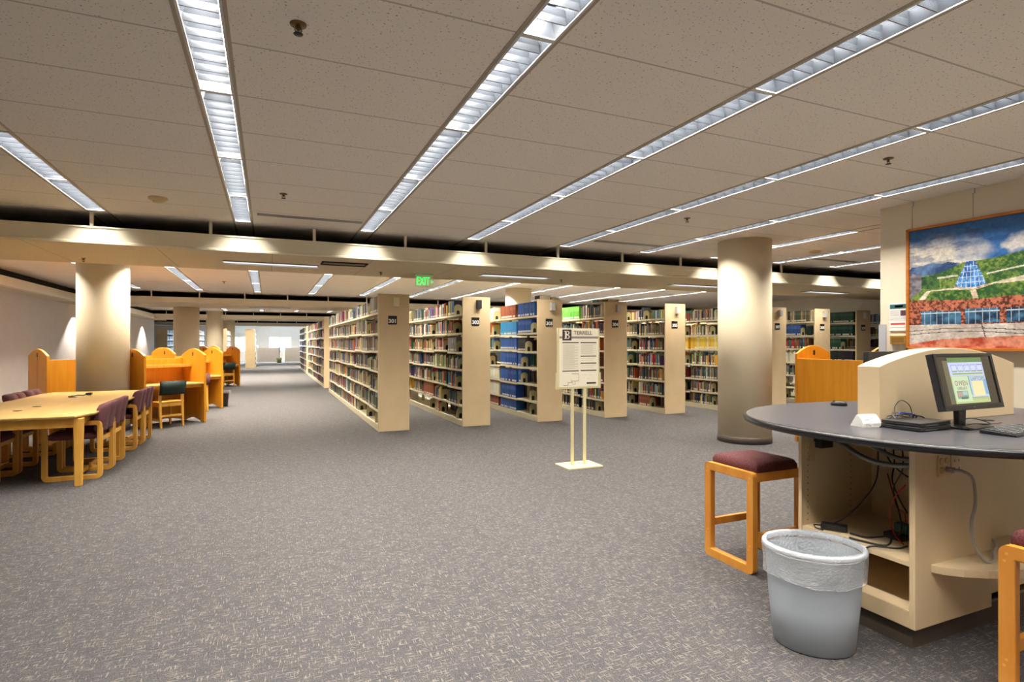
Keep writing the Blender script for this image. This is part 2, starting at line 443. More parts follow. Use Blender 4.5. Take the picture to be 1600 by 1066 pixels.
PROTO = {}
WORD = ['nearest', 'second', 'third', 'fourth', 'fifth', 'sixth', 'seventh', 'eighth', 'ninth', 'tenth', 'eleventh', 'twelfth', 'thirteenth', 'fourteenth', 'fifteenth', 'sixteenth', 'seventeenth', 'eighteenth', 'nineteenth', 'twentieth']
ROWW = {-2: 'row beside the left wall', -1: 'leftmost short row', 0: 'row running toward the aisle', 1: 'row right of the aisle row', 2: 'row over the sign stand side', 3: 'row left of the round column', 4: 'row passing the picture wall', 5: 'first row behind the picture wall', 6: 'second row behind the picture wall', 7: 'third row behind the picture wall', 8: 'last row behind the picture wall'}
def add_light(x, y, rz, Lg, z, label, power, spread=165, w=FW, group=None, warm=(1, .94, .86)):
    key = (round(Lg, 2), w)
    if key not in PROTO:
        r = PROTO[key] = light_proto(Lg, w, max(6, round(Lg / .14)), .125 if w == FW else .1)
    else:
        r = None
    src = PROTO[key]
    if r is None:
        o = dup(src, (x, y, z), rz, label, group)
    else:
        o = src; o.location = (x, y, z); o.rotation_euler = (0, 0, rz); o['label'] = label
        if group: o['group'] = group
        KID[src.name] = kids(src)
        for c in KID[src.name]: KID[c.name] = []
    l = bpy.data.lights.new('lamp', 'AREA'); l.shape = 'RECTANGLE'; l.size = w - (.085 if w == FW else .05); l.size_y = Lg - .06
    l.energy = power; l.spread = R(spread); l.color = warm
    lo = bpy.data.objects.new('lamp', l); COL.objects.link(lo); lo.parent = o; lo.location = (0, 0, .112 if w == FW else .002)
    return o

cnt = {}
for (k, a, b_, zone) in sorted(fixtures, key=lambda q: (q[3], q[0], -q[1] if q[3] == 1 else q[1])):
    i = cnt.get((zone, k), 0); cnt[(zone, k)] = i + 1
    if zone == 1:
        lab = '%s louvred ceiling light from the near soffit, %s' % (WORD[i] if i else 'first', ROWW[k]); pw = 56.0 * {-1: 1.5, 0: 1.5, 1: 1.45, 2: 1.25, 3: 1.0, 4: 1.15}.get(k, 1.0) * (.85 if k >= 2 and b_ < 2.6 else 1) * (1.7 if k > 4 else 1)
    else:
        lab = '%s louvred ceiling light past the %s soffit, %s' % (WORD[i] if i else 'first', {2: 'near', 3: 'second', 4: 'third', 5: 'last'}[zone], ROWW[k].replace('over the sign stand side', 'over the second stack').replace('row right of the aisle row', 'row over the first stack'))
        pw = {2: 200.0, 3: 380.0, 4: 430.0, 5: 360.0}[zone] * (1.55 if k > 3 else 1)
    add_light(rowx(k), (a + b_) / 2, 0, b_ - a, CEIL, lab, pw, warm=(1, .95, .87) if zone == 1 else (1, .93, .82), group='louvred lights in %s' % {1: 'the near ceiling', 2: 'the ceiling past the near soffit', 3: 'the ceiling past the second soffit', 4: 'the ceiling past the third soffit', 5: 'the ceiling by the windows'}[zone])
for j, x in enumerate((.05, 3.95, 7.95, 11.7)):
    add_light(x, SOFY[0] + 1.0, R(90), 1.3, SOF_Z - .01, ('crosswise light under the near soffit above the aisle', 'crosswise light under the near soffit, between stacks 302 and 303', 'crosswise light under the near soffit, by stack 305', 'crosswise light under the near soffit, right of the round column')[j], 22.0, 150, .26, 'crosswise lights under the soffits')
for j, (x, i) in enumerate(((.05, 1), (.05, 2), (3.95, 1))):
    add_light(x, SOFY[i] + 1.0, R(90), 1.3, SOF_Z - .01, ('crosswise light under the second soffit over the aisle', 'crosswise light under the third soffit over the aisle', 'crosswise light under the second soffit over the stacks')[j], 22.0, 150, .26, 'crosswise lights under the soffits')

# small wall washers in the left soffit
for j, y in enumerate((14.0, 20.9, 31.0)):
    o = thing('recessed_downlight', ('recessed downlight in the left soffit over the near carrels', 'recessed downlight making the bright patch beside the cream column', 'recessed downlight far along the left soffit')[j], 'downlight', (-4.96, y, SOF_Z), group='downlights in the left soffit')
    MB().lathe([(.07, 0), (.085, -.006), (.085, 0)], 20, caps=False).build('trim_ring', M['rim'], o)
    MB().lathe([(.068, -.001), (.01, -.001)], 20).build('lens', emis('downlight_lens', (1, .93, .82), 3), o)
    l = bpy.data.lights.new('spot', 'SPOT'); l.energy = (60, 300, 330)[j]; l.spot_size = R(104); l.spot_blend = .35; l.shadow_soft_size = .05; l.color = (1, .95, .9)
    lo = bpy.data.objects.new('spot', l); COL.objects.link(lo); lo.parent = o; lo.location = (0, 0, -.03)

# ------------------------------------------------------------------ ceiling fittings
def sprinkler(x, y, z, s, label):
    o = thing('ceiling_sprinkler', label, 'sprinkler', (x, y, z), group='ceiling sprinklers')
    MB().lathe([(.036 * s, 0), (.034 * s, -.006), (.012, -.008)], 20, caps=True).build('escutcheon', M['brass'], o)
    b = MB().cyl((0, 0, -.004), (0, 0, -.03), .009, 10)
    for q in (-1, 1): b.tube([(q * .009, 0, -.014), (q * .016, 0, -.03), (q * .004, 0, -.045)], .003, 6)
    b.build('body', M['brass'], o)
    MB().lathe([(.004, -.043), (.02 * s, -.046), (.02 * s, -.049), (.003, -.049)], 14).build('deflector', M['dkgrey'], o)
sprinkler(.133, 2.894, CEIL, 1.1, 'brass sprinkler with round plate near the top of the aisle light row')
sprinkler(.145, 6.246, CEIL, 1.1, 'small sprinkler between the two main light rows, near the slot vent')
sprinkler(4.726, 3.05, CEIL, 1.1, 'brass sprinkler near the picture wall')
sprinkler(4.725, 5.493, CEIL, 1.1, 'sprinkler left of the round column')
sprinkler(-2.306, 9.35, SOF_Z - .004, .8, 'tiny sprinkler under the soffit above the cream column')
sprinkler(1.688, 9.291, SOF_Z - .004, .8, 'tiny sprinkler under the soffit beside the exit sign')
sprinkler(4.925, 9.104, SOF_Z - .004, .8, 'tiny sprinkler under the soffit above stack 303')
sprinkler(-1.011, 15.751, CEIL, 1.3, 'sprinkler in the ceiling beyond the near soffit')
o = thing('smoke_detector', 'round beige smoke detector on the ceiling left of the aisle light row', 'smoke detector', (-1.066, 6.938, CEIL))
MB().lathe([(.09, 0), (.09, -.018), (.075, -.03), (.02, -.042), (.0, -.042)], 28, caps=False).build('housing', M['outlet'], o)
MB().lathe([(.052, -.034), (.05, -.05), (.02, -.054), (0, -.054)], 20, caps=False).build('sensor_cap', M['ivory'], o)
o = thing('smoke_detector', 'small smoke detector beyond the round column on the right', 'smoke detector', (8.35, 6.6, CEIL))
MB().lathe([(.09, 0), (.09, -.018), (.075, -.03), (.0, -.042)], 28, caps=False).build('housing', M['outlet'], o)
for x0, x1, y, lab in ((-.12, 1.1, 7.34, 'long dark slot vent between the two main light rows'), (4.5, 5.68, 7.25, 'dark slot vent left of the round column'), (8.98, 10.3, 7.2, 'dark slot vent right of the round column')):
    o = thing('slot_vent', lab, 'vent', ((x0 + x1) / 2, y, CEIL), group='ceiling slot vents'); h = (x1 - x0) / 2
    MB().box(-h, h, -.045, .045, -.004, .004).build('slot', M['dark'], o)
    f = MB()
    for a in ((-.05, -.035), (-.006, .006), (.035, .05)): f.box(-h, h, a[0], a[1], -.009, -.003)
    f.build('blade', M['rim'], o)
o = thing('air_grille', 'dark framed return grille under the near soffit', 'vent', (1.02, 8.52, SOF_Z - .003))
MB().box(-.31, .31, -.14, .14, -.004, .004).build('grille', mat('grille_bronze', s2l(120, 100, 74), .6), o)
f = MB()
for a in ((-.32, .32, -.155, -.13), (-.32, .32, .13, .155), (-.32, -.295, -.15, .15), (.295, .32, -.15, .15)): f.box(*a, -.016, 0)
f.build('frame', M['dark'], o)

# exit sign
o = thing('exit_sign', 'green lit exit sign with arrow hanging under the near soffit', 'exit sign', (2.40, 9.26, SOF_Z - .005))
MB().box(-.15, .15, -.035, .035, -.03, 0).build('canopy', M['soffit'], o)
MB().box(-.155, .155, -.004, .004, -.225, -.03).build('acrylic_sheet', M['clear'], o)
for body, px, sz in (('EXIT', -.02, .155),):
    t = text(body, sz, M['exitg'], 'lettering', o, (-.018, -.012, -.125), (R(90), 0, 0), .004); t.scale = (.72, 1.25, 1)
MB().prism([(.125, -.10), (.152, -.125), (.125, -.15)], 'y', -.014, -.008).build('arrow', M['exitg'], o)
EXIT = o

# ------------------------------------------------------------------ bookstacks
BAY, RW, SX0, SXP, SY = .93, .515, 1.68, 1.472, 9.5
LEV = [.09, .355, .675, .995, 1.32, 1.65, 1.985]
SHW = ['bottom shelf', 'second shelf up', 'third shelf up', 'fourth shelf up', 'fifth shelf up', 'sixth shelf up', 'top shelf']
_shelf_me = None
def shelf_obj(parent, y, z):
    global _shelf_me
    if _shelf_me is None:
        b = MB().box(.012, RW - .012, .012, BAY - .012, -.004, .012)
        for x in (.006, RW - .018): b.box(x, x + .012, .012, BAY - .012, -.022, .014)
        o = b.build('shelf', M['shelf'], parent); _shelf_me = o.data
    else:
        o = bpy.data.objects.new('shelf', _shelf_me); COL.objects.link(o); o.parent = parent
    o.location = (0, y, z)

def lev(n, b):
    q = random.Random(n * 31 + b)
    return [z + (q.choice((0, 0, .012, -.016)) if 0 < i < 6 else 0) for i, z in enumerate(LEV)]

def bookstack(n, x, y, bays, label, num=None, panel_tone=None, first=0):
    r = thing('bookstack', label, 'bookstack', (x, y, 0), group='library bookstacks')
    MB().box(-.004, RW + .004, -.035, 0, 0, 2.30).build('end_panel', M['panel'], r, .004)
    L = bays * BAY
    for s in (0, 1):
        xx = .004 if s == 0 else RW - .02
        MB().box(xx, xx + .016, 0, L, 0, .085).build('base_kick', M['shelf'], r)
    for i in range(bays + 1):
        u = MB(); yy = min(i * BAY, L - .012)
        u.box(RW / 2 - .03, RW / 2 + .03, yy - .012, yy + .012, 0, 2.26)
        u.box(.04, RW - .04, yy - .002, yy + .002, 2.0, 2.16)
        u.build('upright', M['shelf'], r)
    for b in range(bays):
        for z in lev(n, b): shelf_obj(r, b * BAY, z)
    if n in (2, 3): MB().box(.01, RW - .01, 0, .5 if n == 3 else .25, 2.285, 2.30).build('top_plate', M['shelf'], r)
    if num:
        p = MB().box(-.072, .072, -.008, 0, -.072, .072).build('number_plate', M['black'], r, loc=(.235, -.036, 1.862))
        text(num, .09, M['white'], 'numerals', p, (0, -.0095, -.018), (R(90), 0, 0), bold=.0035)
        bx = MB().box(-.042, .042, -.075, 0, -.075, .075).build('sensor_box', {'302': M['dkgrey'], '301': M['soffit']}.get(num, M['rim']), r, .004, loc=(.29, -.036, 2.165))
    return r

STK = []
for n in range(10):
    nb = [9, 6, 5, 4, 4, 3, 3, 3, 3, 3][n]
    where = ['at the aisle corner, nearest the viewer', 'second from the aisle', 'with rows of blue bound volumes', 'directly behind the sign stand', 'left of the round column', 'hidden mostly by the round column', 'just right of the round column', 'behind the right study carrel', 'beside the picture wall', 'farthest right, a strip of books showing by the picture wall'][n]
    bookstack(n, SX0 + SXP * n, SY, nb, 'beige bookstack %d %s' % (301 + n, where), str(301 + n))
    STK.append((n, SX0 + SXP * n, SY, nb, 301 + n))
for i, (y, nb, lab) in enumerate(((19.4, 9, 'second bookstack along the aisle, behind stack 301'), (28.6, 7, 'third and last bookstack along the aisle'))):
    bookstack(20 + i, SX0, y, nb, lab); STK.append((20 + i, SX0, y, nb, None))
for i in range(5):
    x = -1.22 - SXP * i
    bookstack(30 + i, x, 36.2, 4, ('far bookstack standing alone in the aisle before the windows', 'far bookstack just left of the lone aisle stack', 'far bookstack seen beyond the middle columns', 'far bookstack seen past the end of the mauve wall', 'leftmost far bookstack past the end of the mauve wall')[i])

# ---- books
PAL = {
    'mixed': [('dark red', (116, 34, 34)), ('navy', (34, 44, 80)), ('dark green', (30, 66, 48)), ('black', (30, 28, 30)), ('tan', (176, 148, 104)), ('cream', (220, 206, 172)), ('grey', (128, 124, 118)), ('brown', (104, 66, 42)), ('blue', (52, 92, 142)), ('teal', (40, 108, 112)), ('white', (228, 224, 214)), ('rust', (176, 82, 40)), ('olive', (104, 104, 58)), ('maroon', (84, 28, 40)), ('slate', (80, 92, 104)), ('pale blue', (150, 178, 196)), ('yellow', (222, 182, 54)), ('purple', (92, 66, 118)), ('pale green', (150, 172, 120)), ('bright red', (188, 40, 38))],
    'muted': [('brown', (116, 82, 56)), ('grey brown', (128, 110, 92)), ('olive', (106, 104, 70)), ('dark red', (120, 54, 44)), ('grey', (132, 126, 116)), ('tan', (172, 144, 104)), ('slate', (82, 92, 100)), ('dark green', (52, 76, 56)), ('cream', (208, 194, 160)), ('black', (38, 34, 34)), ('navy', (50, 60, 88)), ('teal', (62, 106, 108))],
    'blue': [('royal blue', (30, 78, 150)), ('royal blue', (34, 84, 158)), ('deep blue', (26, 66, 136))],
    'lblue': [('bright blue', (36, 122, 180)), ('bright blue', (44, 132, 188))],
    'brown': [('red brown', (146, 76, 46)), ('red brown', (136, 68, 42))],
    'green': [('leaf green', (96, 176, 62)), ('leaf green', (88, 166, 58))],
    'dgreen': [('bottle green', (18, 70, 46)), ('bottle green', (16, 62, 42))],
    'yellow': [('yellow', (232, 192, 36)), ('golden yellow', (226, 168, 40)), ('cream', (228, 220, 190)), ('yellow', (238, 204, 60))],
    'white': [('cream', (226, 216, 190)), ('white', (230, 226, 214)), ('pale green', (206, 208, 176))],
    'grey': [('grey', (128, 124, 118)), ('grey', (138, 134, 126))],
    'black': [('black', (26, 26, 26)), ('black', (34, 32, 34))],
    'teal': [('teal', (34, 106, 112)), ('blue', (52, 100, 150)), ('grey', (140, 138, 130)), ('dark green', (36, 80, 66))],
    'purpl': [('purple', (92, 74, 140)), ('maroon', (96, 34, 48)), ('violet', (110, 84, 150))],
}
# (stack, bay, level): (palette, fill, kind)   level 0 is the bottom
OV = {}
def ov(n, b, items):
    for l, it in items.items(): OV[(n, b, l)] = it
ov(0, 0, {0: ('mixed', 0, 'var'), 1: ('mixed', .95, 'var'), 3: ('dgreen2', .9, 'var'), 6: ('muted', .95, 'big')})
ov(0, 1, {0: ('muted', 0, 'var')}); ov(0, 2, {0: ('muted', .45, 'var')})
ov(1, 0, {0: ('mixed', 0, 'var'), 1: ('muted', .7, 'var'), 2: ('mixed', .55, 'var'), 3: ('mixed', .72, 'var'), 4: ('grey', .62, 'big'), 5: ('brown2', .4, 'var'), 6: ('teal2', .45, 'big')})
ov(1, 1, {0: ('mixed', .42, 'var'), 1: ('mixed', .6, 'var'), 2: ('teal2', .95, 'var'), 4: ('mixed', .7, 'var')})
ov(1, 2, {0: ('mixed', 0, 'var'), 1: ('brown', .95, 'vol')}); ov(1, 3, {0: ('mixed', 0, 'var')})
ov(2, 0, {0: ('mixed', 0, 'var'), 1: ('mixed', 0, 'var'), 2: ('blue', .16, 'vol'), 3: ('blue', .2, 'vol'), 4: ('black', .4, 'vol'), 5: ('blue', .72, 'vol'), 6: ('blue', .86, 'vol')})
ov(2, 1, {0: ('blue', .97, 'vol'), 1: ('blue', .97, 'vol'), 2: ('blue', .97, 'vol'), 3: ('blue', .97, 'vol'), 4: ('blue', .97, 'vol'), 5: ('lblue', .97, 'vol'), 6: ('brown', .94, 'vol')})
ov(2, 2, {0: ('brown', .95, 'vol'), 1: ('white', .97, 'vol'), 2: ('white', .97, 'vol'), 3: ('muted', .3, 'var'), 4: ('teal', .6, 'var'), 5: ('mixed', .5, 'var'), 6: ('white', .6, 'var')})
ov(3, 0, {6: ('teal2', .93, 'var'), 5: ('mixed', .97, 'var')}); ov(3, 1, {6: ('green', .95, 'vol')})
ov(4, 0, {6: ('muted', .22, 'var'), 2: ('mixed', .9, 'var'), 3: ('purpl2', .85, 'var'), 0: ('brown', .5, 'vol')}); ov(4, 1, {6: ('mixed', .5, 'var')})
ov(5, 0, {4: ('yellow', .97, 'vol')}); ov(5, 1, {4: ('yellow', .97, 'vol')})
ov(7, 0, {6: ('muted', .97, 'vol'), 5: ('blue', .6, 'vol'), 4: ('mixed', .85, 'var'), 3: ('white', .6, 'var'), 1: ('muted', .1, 'var'), 0: ('muted', .1, 'var')}); ov(7, 1, {6: ('white', .95, 'vol'), 5: ('blue', .97, 'vol')})
ov(8, 0, {6: ('dgreen', .97, 'vol'), 5: ('dgreen', .97, 'vol'), 4: ('dgreen', .6, 'vol'), 3: ('black', .97, 'vol')}); ov(8, 1, {6: ('dgreen', .97, 'vol'), 5: ('dgreen', .97, 'vol'), 4: ('dgreen', .6, 'vol'), 3: ('black', .97, 'vol')})
ov(20, 0, {6: ('red', .9, 'big'), 5: ('red', .9, 'var'), 1: ('red', .9, 'var')})
PAL['dgreen2'] = PAL['dgreen'] + PAL['mixed'][:6] + PAL['dgreen']
PAL['teal2'] = PAL['teal'] + PAL['mixed']
PAL['brown2'] = PAL['brown'] + PAL['mixed'][:3]
PAL['purpl2'] = PAL['purpl'] * 3 + PAL['mixed']
PAL['red'] = [('scarlet', (206, 58, 34)), ('scarlet', (198, 50, 32)), ('cream', (222, 206, 172))]

WHITE, PAGE = s2l(232, 228, 214), s2l(214, 200, 168)
def add_book(mb, x, y, z, t, d, h, col, sgn=1, fine=False, tag_=True, lean=0.0):
    """One upright book, spine facing -x (sgn 1) or +x (sgn -1); y is its near side, t its thickness."""
    c2 = tuple(k * .8 for k in col)
    def P(px, py, pz): return (x + sgn * px, y + py + lean * pz, z + pz)
    if fine:
        arc = [(.004 * (1 - sin(pi * k / 4)) , t * k / 4) for k in range(5)]
        lo = [(px, py) for px, py in arc] + [(d, t), (d, 0)]
    else:
        lo = [(0, 0), (0, t), (d, t), (d, 0)]
    b = len(mb.v); n = len(lo)
    mb.v += [P(px, py, 0) for px, py in lo] + [P(px, py, h) for px, py in lo]
    for j in range(n):
        k = (j + 1) % n
        mb.face((b + j, b + n + j, b + n + k, b + k) if sgn > 0 else (b + j, b + k, b + n + k, b + n + j), 0, col if j < n - 3 + (n == 4) * 0 or True else c2)
    mb.face([b + n + j for j in range(n)], 0, PAGE); mb.face([b + j for j in reversed(range(n))], 0, PAGE)
    e = -.0012
    if tag_:
        mb.quad([P(e, t * .12, .016), P(e, t * .12, .052), P(e, t * .88, .052), P(e, t * .88, .016)], 0, WHITE)
    if fine:
        tc = tuple(min(1, k * 2.2 + .1) for k in col) if sum(col) < .9 else tuple(k * .35 for k in col)
        mb.quad([P(e, t * .2, h * .60), P(e, t * .2, h * .86), P(e, t * .8, h * .86), P(e, t * .8, h * .60)], 0, tuple((a * .45 + q * .55) for a, q in zip(tc, col)))

CA, CS = cos(math.atan(381 / 880)), sin(math.atan(381 / 880))
def project(X, Y, Z):
    d = X * CS + Y * CA
    return 800 + 880 * (X * CA - Y * CS) / d, 536 - 880 * (Z - H) / d, d

BOOKS, ENDS = [], []
for (n, sx, sy, nb, num) in STK:
    for b in range(nb):
        zs = lev(n, b)
        for l in range(7):
            q = random.Random(n * 1000 + b * 10 + l)
            pal, fill, kind = OV.get((n, b, l), (q.choice(['mixed', 'mixed', 'muted']) if n else q.choice(['muted', 'muted', 'mixed']), min(.97, q.uniform(.62, 1.05)), 'var'))
            y0, y1 = sy + b * BAY + .02, sy + (b + 1) * BAY - .02
            stop = y1 - fill * (y1 - y0); y = y1; row = []
            gap = (zs[l + 1] - zs[l] if l < 6 else .33) - .05
            base = q.uniform(.2, .24)
            vt = q.uniform(.036, .05)
            sub = [q.choice(PAL[pal]) for _ in range(5)] if kind == 'var' else PAL[pal]
            while True:
                if kind == 'var': t = q.choice((.014, .02, .024, .03, .036, .046)); h = min(gap, base + q.uniform(-.04, .045)); d = q.uniform(.14, .19)
                elif kind == 'big': t = q.choice((.03, .04, .05)); h = min(gap + (.05 if l == 6 else 0), .27 + q.uniform(-.012, .01)); d = .19
                else: t = vt * q.uniform(.92, 1.08); h = min(gap, .272); d = .19
                if y - t < stop: break
                c = q.choice(sub) if q.random() < .55 else q.choice(PAL[pal])
                col = tuple(min(1, max(0, v + q.uniform(-8, 8))) if False else v for v in s2l(*[min(255, max(0, v + q.randint(-9, 9))) for v in c[1]]))
                y -= t
                row.append(dict(n=n, b=b, l=l, num=num, x=sx + .012 + (q.uniform(0, .025) if kind == 'var' else .004), y=y, z=zs[l] + .012, t=t - .0012, d=d, h=h, c=col, name=c[0], tag=q.random() < .85))
            row.reverse()
            for i, r_ in enumerate(row): r_['i'] = i; r_['of'] = len(row)
            BOOKS += row
            if fill < .84 and num and b < 3:
                ENDS.append((n, b, l, num, sx, (row[0]['y'] if row else y0 + .35) - .006, zs[l] + .012))

def score(k):
    X, Y, Z = k['x'], k['y'] + k['t'] / 2, k['z'] + k['h'] / 2
    n = k['n']
    if k['num'] is None: return 0
    if n > 0 and X / Y < (SX0 + SXP * (n - 1) + RW + .01) / SY: return 0
    u, v, d = project(X, Y, Z)
    if 1119 < u < 1209 or u > 1376: return 0
    if 868 < u < 946 and 508 < v < 614: return 0
    if n >= 7 and 1238 < u < 1345 and v > 555: return 0
    return k['t'] * k['h'] * (X / d) / d ** 2
for k in BOOKS: k['s'] = score(k)
top = sorted(BOOKS, key=lambda k: -k['s'])[:296]
for k in top: k['own'] = True

ORD = ['first', 'second', 'third', 'fourth', 'fifth', 'sixth', 'seventh', 'eighth', 'ninth', 'tenth', 'eleventh', 'twelfth', 'thirteenth', 'fourteenth', 'fifteenth', 'sixteenth', 'seventeenth', 'eighteenth', 'nineteenth', 'twentieth'] + ['twenty-' + w for w in ('first', 'second', 'third', 'fourth', 'fifth', 'sixth', 'seventh', 'eighth', 'ninth')] + ['thirtieth'] + ['thirty-' + w for w in ('first', 'second', 'third', 'fourth', 'fifth', 'sixth', 'seventh', 'eighth', 'ninth')]
STKW = ['aisle corner stack', 'second stack from aisle', 'blue-volume stack', 'stack behind sign stand', 'stack left of column', 'stack behind column', 'stack right of column', 'stack behind right carrel', 'stack beside picture wall', 'farthest right stack']
BAYW = ['first bay', 'second bay', 'third bay', 'fourth bay', 'fifth bay']
mass = MB()
for k in BOOKS:
    if k.get('own'):
        m_ = MB(); add_book(m_, 0, 0, 0, k['t'], k['d'], k['h'], k['c'], 1, True, k['tag'])
        o = m_.build('book', M['book'], loc=(k['x'], k['y'], k['z']))
        tag(o, '%s book, %s from near end, %s, %s, %s' % (k['name'], ORD[k['i']], SHW[k['l']], BAYW[k['b']], STKW[k['n']]), 'book', 'books on %s of stack %d' % (SHW[k['l']], k['num']))
    else:
        add_book(mass, k['x'], k['y'], k['z'], k['t'], k['d'], k['h'], k['c'], 1, False, k['tag'])
# far sides of the near bays, and the stacks far off
for (n, sx, sy, nb, num) in STK[:6]:
    for b in range(2):
        for l, z in enumerate(lev(n, b)):
            q = random.Random(n * 77 + b * 7 + l); y = sy + b * BAY + .03
            while y < sy + (b + 1) * BAY - .12:
                t = q.uniform(.016, .05); c = q.choice(PAL['mixed'])
                add_book(mass, sx + RW - .02, y, z + .012, t - .001, .17, q.uniform(.19, .235), s2l(*c[1]), -1); y += t
for i in range(5):
    sx = -1.22 - SXP * i
    for b in range(4):
        for l, z in enumerate(lev(30 + i, b)):
            for sg in (1, -1):
                q = random.Random(i * 99 + b * 7 + l + sg); y = 36.2 + b * BAY + .03
                while y < 36.2 + (b + 1) * BAY - .1:
                    t = q.uniform(.03, .07); c = q.choice(PAL['mixed'])
                    add_book(mass, sx + (.02 if sg > 0 else RW - .02), y, z + .012, t - .001, .18, q.uniform(.19, .235), s2l(*c[1]), sg); y += t
o = mass.build('books', M['book'])
tag(o, 'the many smaller-looking books filling the remaining shelves', 'books', kind='stuff')

# books lying flat on top of the stack ends
for (n, dx, dy, w, t, c, lab, lev_) in ((2, .06, .05, .24, .075, (46, 34, 30), 'thick dark book lying on top of stack 303', 0), (2, .31, .06, .17, .05, (98, 26, 34), 'maroon book lying on top of stack 303', 0),
        (3, .12, .08, .27, .05, (112, 82, 42), 'brown book lying on top of stack 304', 0), (3, .33, .3, .16, .045, (36, 30, 26), 'dark book lying on top of stack 304 near its end', 0), (3, .02, .29, .2, .06, (40, 92, 74), 'green book lying flat on top of stack 304', 0)):
    m_ = MB(); c = s2l(*c)
    m_.box(0, w, 0, .2, 0, .006, 0, c); m_.box(0, w, 0, .2, t - .006, t, 0, c); m_.box(0, .008, 0, .2, .006, t - .006, 0, c); m_.box(.008, w - .006, .006, .194, .006, t - .006, 0, PAGE)
    o = m_.build('book', M['book'], loc=(SX0 + SXP * n + dx, SY + dy - .03, 2.301)); tag(o, lab, 'book', 'books lying on stack tops')

# bookends
be = None
for (n, b, l, num, sx, y, z) in ENDS:
    X, Y = sx + .1, y
    if n and X / Y < (SX0 + SXP * (n - 1) + RW + .01) / SY - .01: continue
    u, v, d = project(X, Y, z + .1)
    if 1119 < u < 1209 or u > 1376 or (868 < u < 946 and 508 < v < 614): continue
    lab = 'steel bookend on the %s, %s, %s' % (SHW[l], BAYW[b], STKW[n])
    if be is None:
        be = thing('bookend', lab, 'bookend', (sx + .015, y, z), group='steel bookends on the shelves')
        pts = [(0, 0), (.15, 0), (.15, .14)] + [(.075 + .075 * cos(R(a)), .14 + .06 * sin(R(a))) for a in range(15, 180, 15)] + [(0, .14)]
        MB().prism(pts, 'y', -.0015, .0015).build('plate', M['shelfd'], be)
        pt = [(.045, .0), (.105, .0), (.105, .06)] + [(.075 + .03 * cos(R(a)), .06 + .03 * sin(R(a))) for a in range(20, 180, 20)] + [(.045, .06)]
        MB().prism(pt, 'y', -.003, -.0016).build('dark_arch_patch', M['black_m'], be)  # black patch on the plate imitates the shade in its arch hole
    else:
        dup(be, (sx + .015, y, z), 0, lab)

# ------------------------------------------------------------------ sign stand
o = thing('sign_stand', 'cream two-post floor sign stand with building directory, in front of the stacks', 'sign', (3.425, 5.9, 0))
MB().box(-.235, .235, -.18, .16, 0, .022).build('base_plate', M['ivory'], o, .004)
for x in (-.085, .085): MB().box(x - .014, x + .014, -.014, .014, .02, 1.0).build('post', M['ivory'], o)
MB().box(-.29, .29, -.012, .012, .93, 1.655).build('frame', M['ivory'], o, .003)
MB().box(-.305, -.27, -.014, .014, .93, 1.12).build('side_clip', M['ivory'], o)
MB().box(.27, .305, -.014, .014, .93, 1.12).build('side_clip', M['ivory'], o)
pp = MB().box(-.268, .268, -.0145, -.012, .955, 1.645).build('poster', M['signp'], o)
g = MB()
def bar(x0, x1, z0, z1, mi): g.quad([(x0, -.0155, z0), (x1, -.0155, z0), (x1, -.0155, z1), (x0, -.0155, z1)], mi)
bar(-.268, .268, 1.533, 1.558, 1)                     # grey band
for x0, x1, z in ((-.228, -.005, 1.483), (.02, .242, 1.483), (.02, .242, 1.32), (.02, .242, 1.236), (.02, .242, 1.148), (-.228, -.005, 1.145)): bar(x0, x1, z - .006, z + .006, 0)
for i in range(27): bar(-.222, -.012 - .05 * (i % 3 == 1), 1.458 - i * .0112 - .0018, 1.458 - i * .0112 + .0018, 2)
for i in range(11): bar(.025, .235 - .04 * (i % 2), 1.458 - i * .0115 - .0018, 1.458 - i * .0115 + .0018, 2)
for z in (1.29, 1.27, 1.205, 1.185): bar(.025, .2, z - .0015, z + .0015, 2)
bar(.105, .235, .985, 1.005, 0)
for a in ((-.10, 0, 1.108, 1.114), (-.006, 0, 1.02, 1.11), (-.09, 0, 1.02, 1.026), (-.105, -.099, 1.0, 1.04), (-.15, -.1, 1.003, 1.009), (-.155, -.149, .975, 1.006), (-.22, -.15, .972, .978), (-.09, -.05, .985, .99), (-.09, -.086, .985, 1.02), (-.054, -.05, .985, 1.02)): bar(*a, 1)
for a in ((.04, .1, 1.1, 1.102), (.06, .08, 1.06, 1.062), (.14, .18, 1.09, 1.092), (.1, .16, 1.05, 1.052)): bar(*a, 2)
g.build('printed_lines', [M['ink'], M['inkg'], M['inkl']], o)
MB().box(-.226, -.104, -.0165, -.0145, 1.51, 1.64).build('letter_tile', M['ink'], o)
bm = MB()                                             # slab-serif capital B
for a in ((-.192, -.17, 1.528, 1.622), (-.204, -.158, 1.528, 1.536), (-.204, -.158, 1.614, 1.622)): bm.box(a[0], a[1], -.0185, -.0165, a[2], a[3])
for zc, rr in ((1.5995, .0225), (1.5525, .0245)):
    po, pi_ = [(-.172, zc + rr)] + [(-.158 + rr * 1.15 * sin(R(t)), zc + rr * cos(R(t))) for t in range(0, 181, 15)] + [(-.172, zc - rr)], None
    pi_ = [(-.172, zc + rr - .008)] + [(-.158 + (rr - .008) * .85 * sin(R(t)), zc + (rr - .008) * cos(R(t))) for t in range(0, 181, 15)] + [(-.172, zc - rr + .008)]
    for j in range(len(po) - 1):
        bm.quad([(po[j][0], -.0185, po[j][1]), (po[j + 1][0], -.0185, po[j + 1][1]), (pi_[j + 1][0], -.0185, pi_[j + 1][1]), (pi_[j][0], -.0185, pi_[j][1])])
bm.build('letter', M['signp'], o)
text('TERRELL', .068, M['ink'], 'lettering', o, (.055, -.0165, 1.599), (R(90), 0, 0))

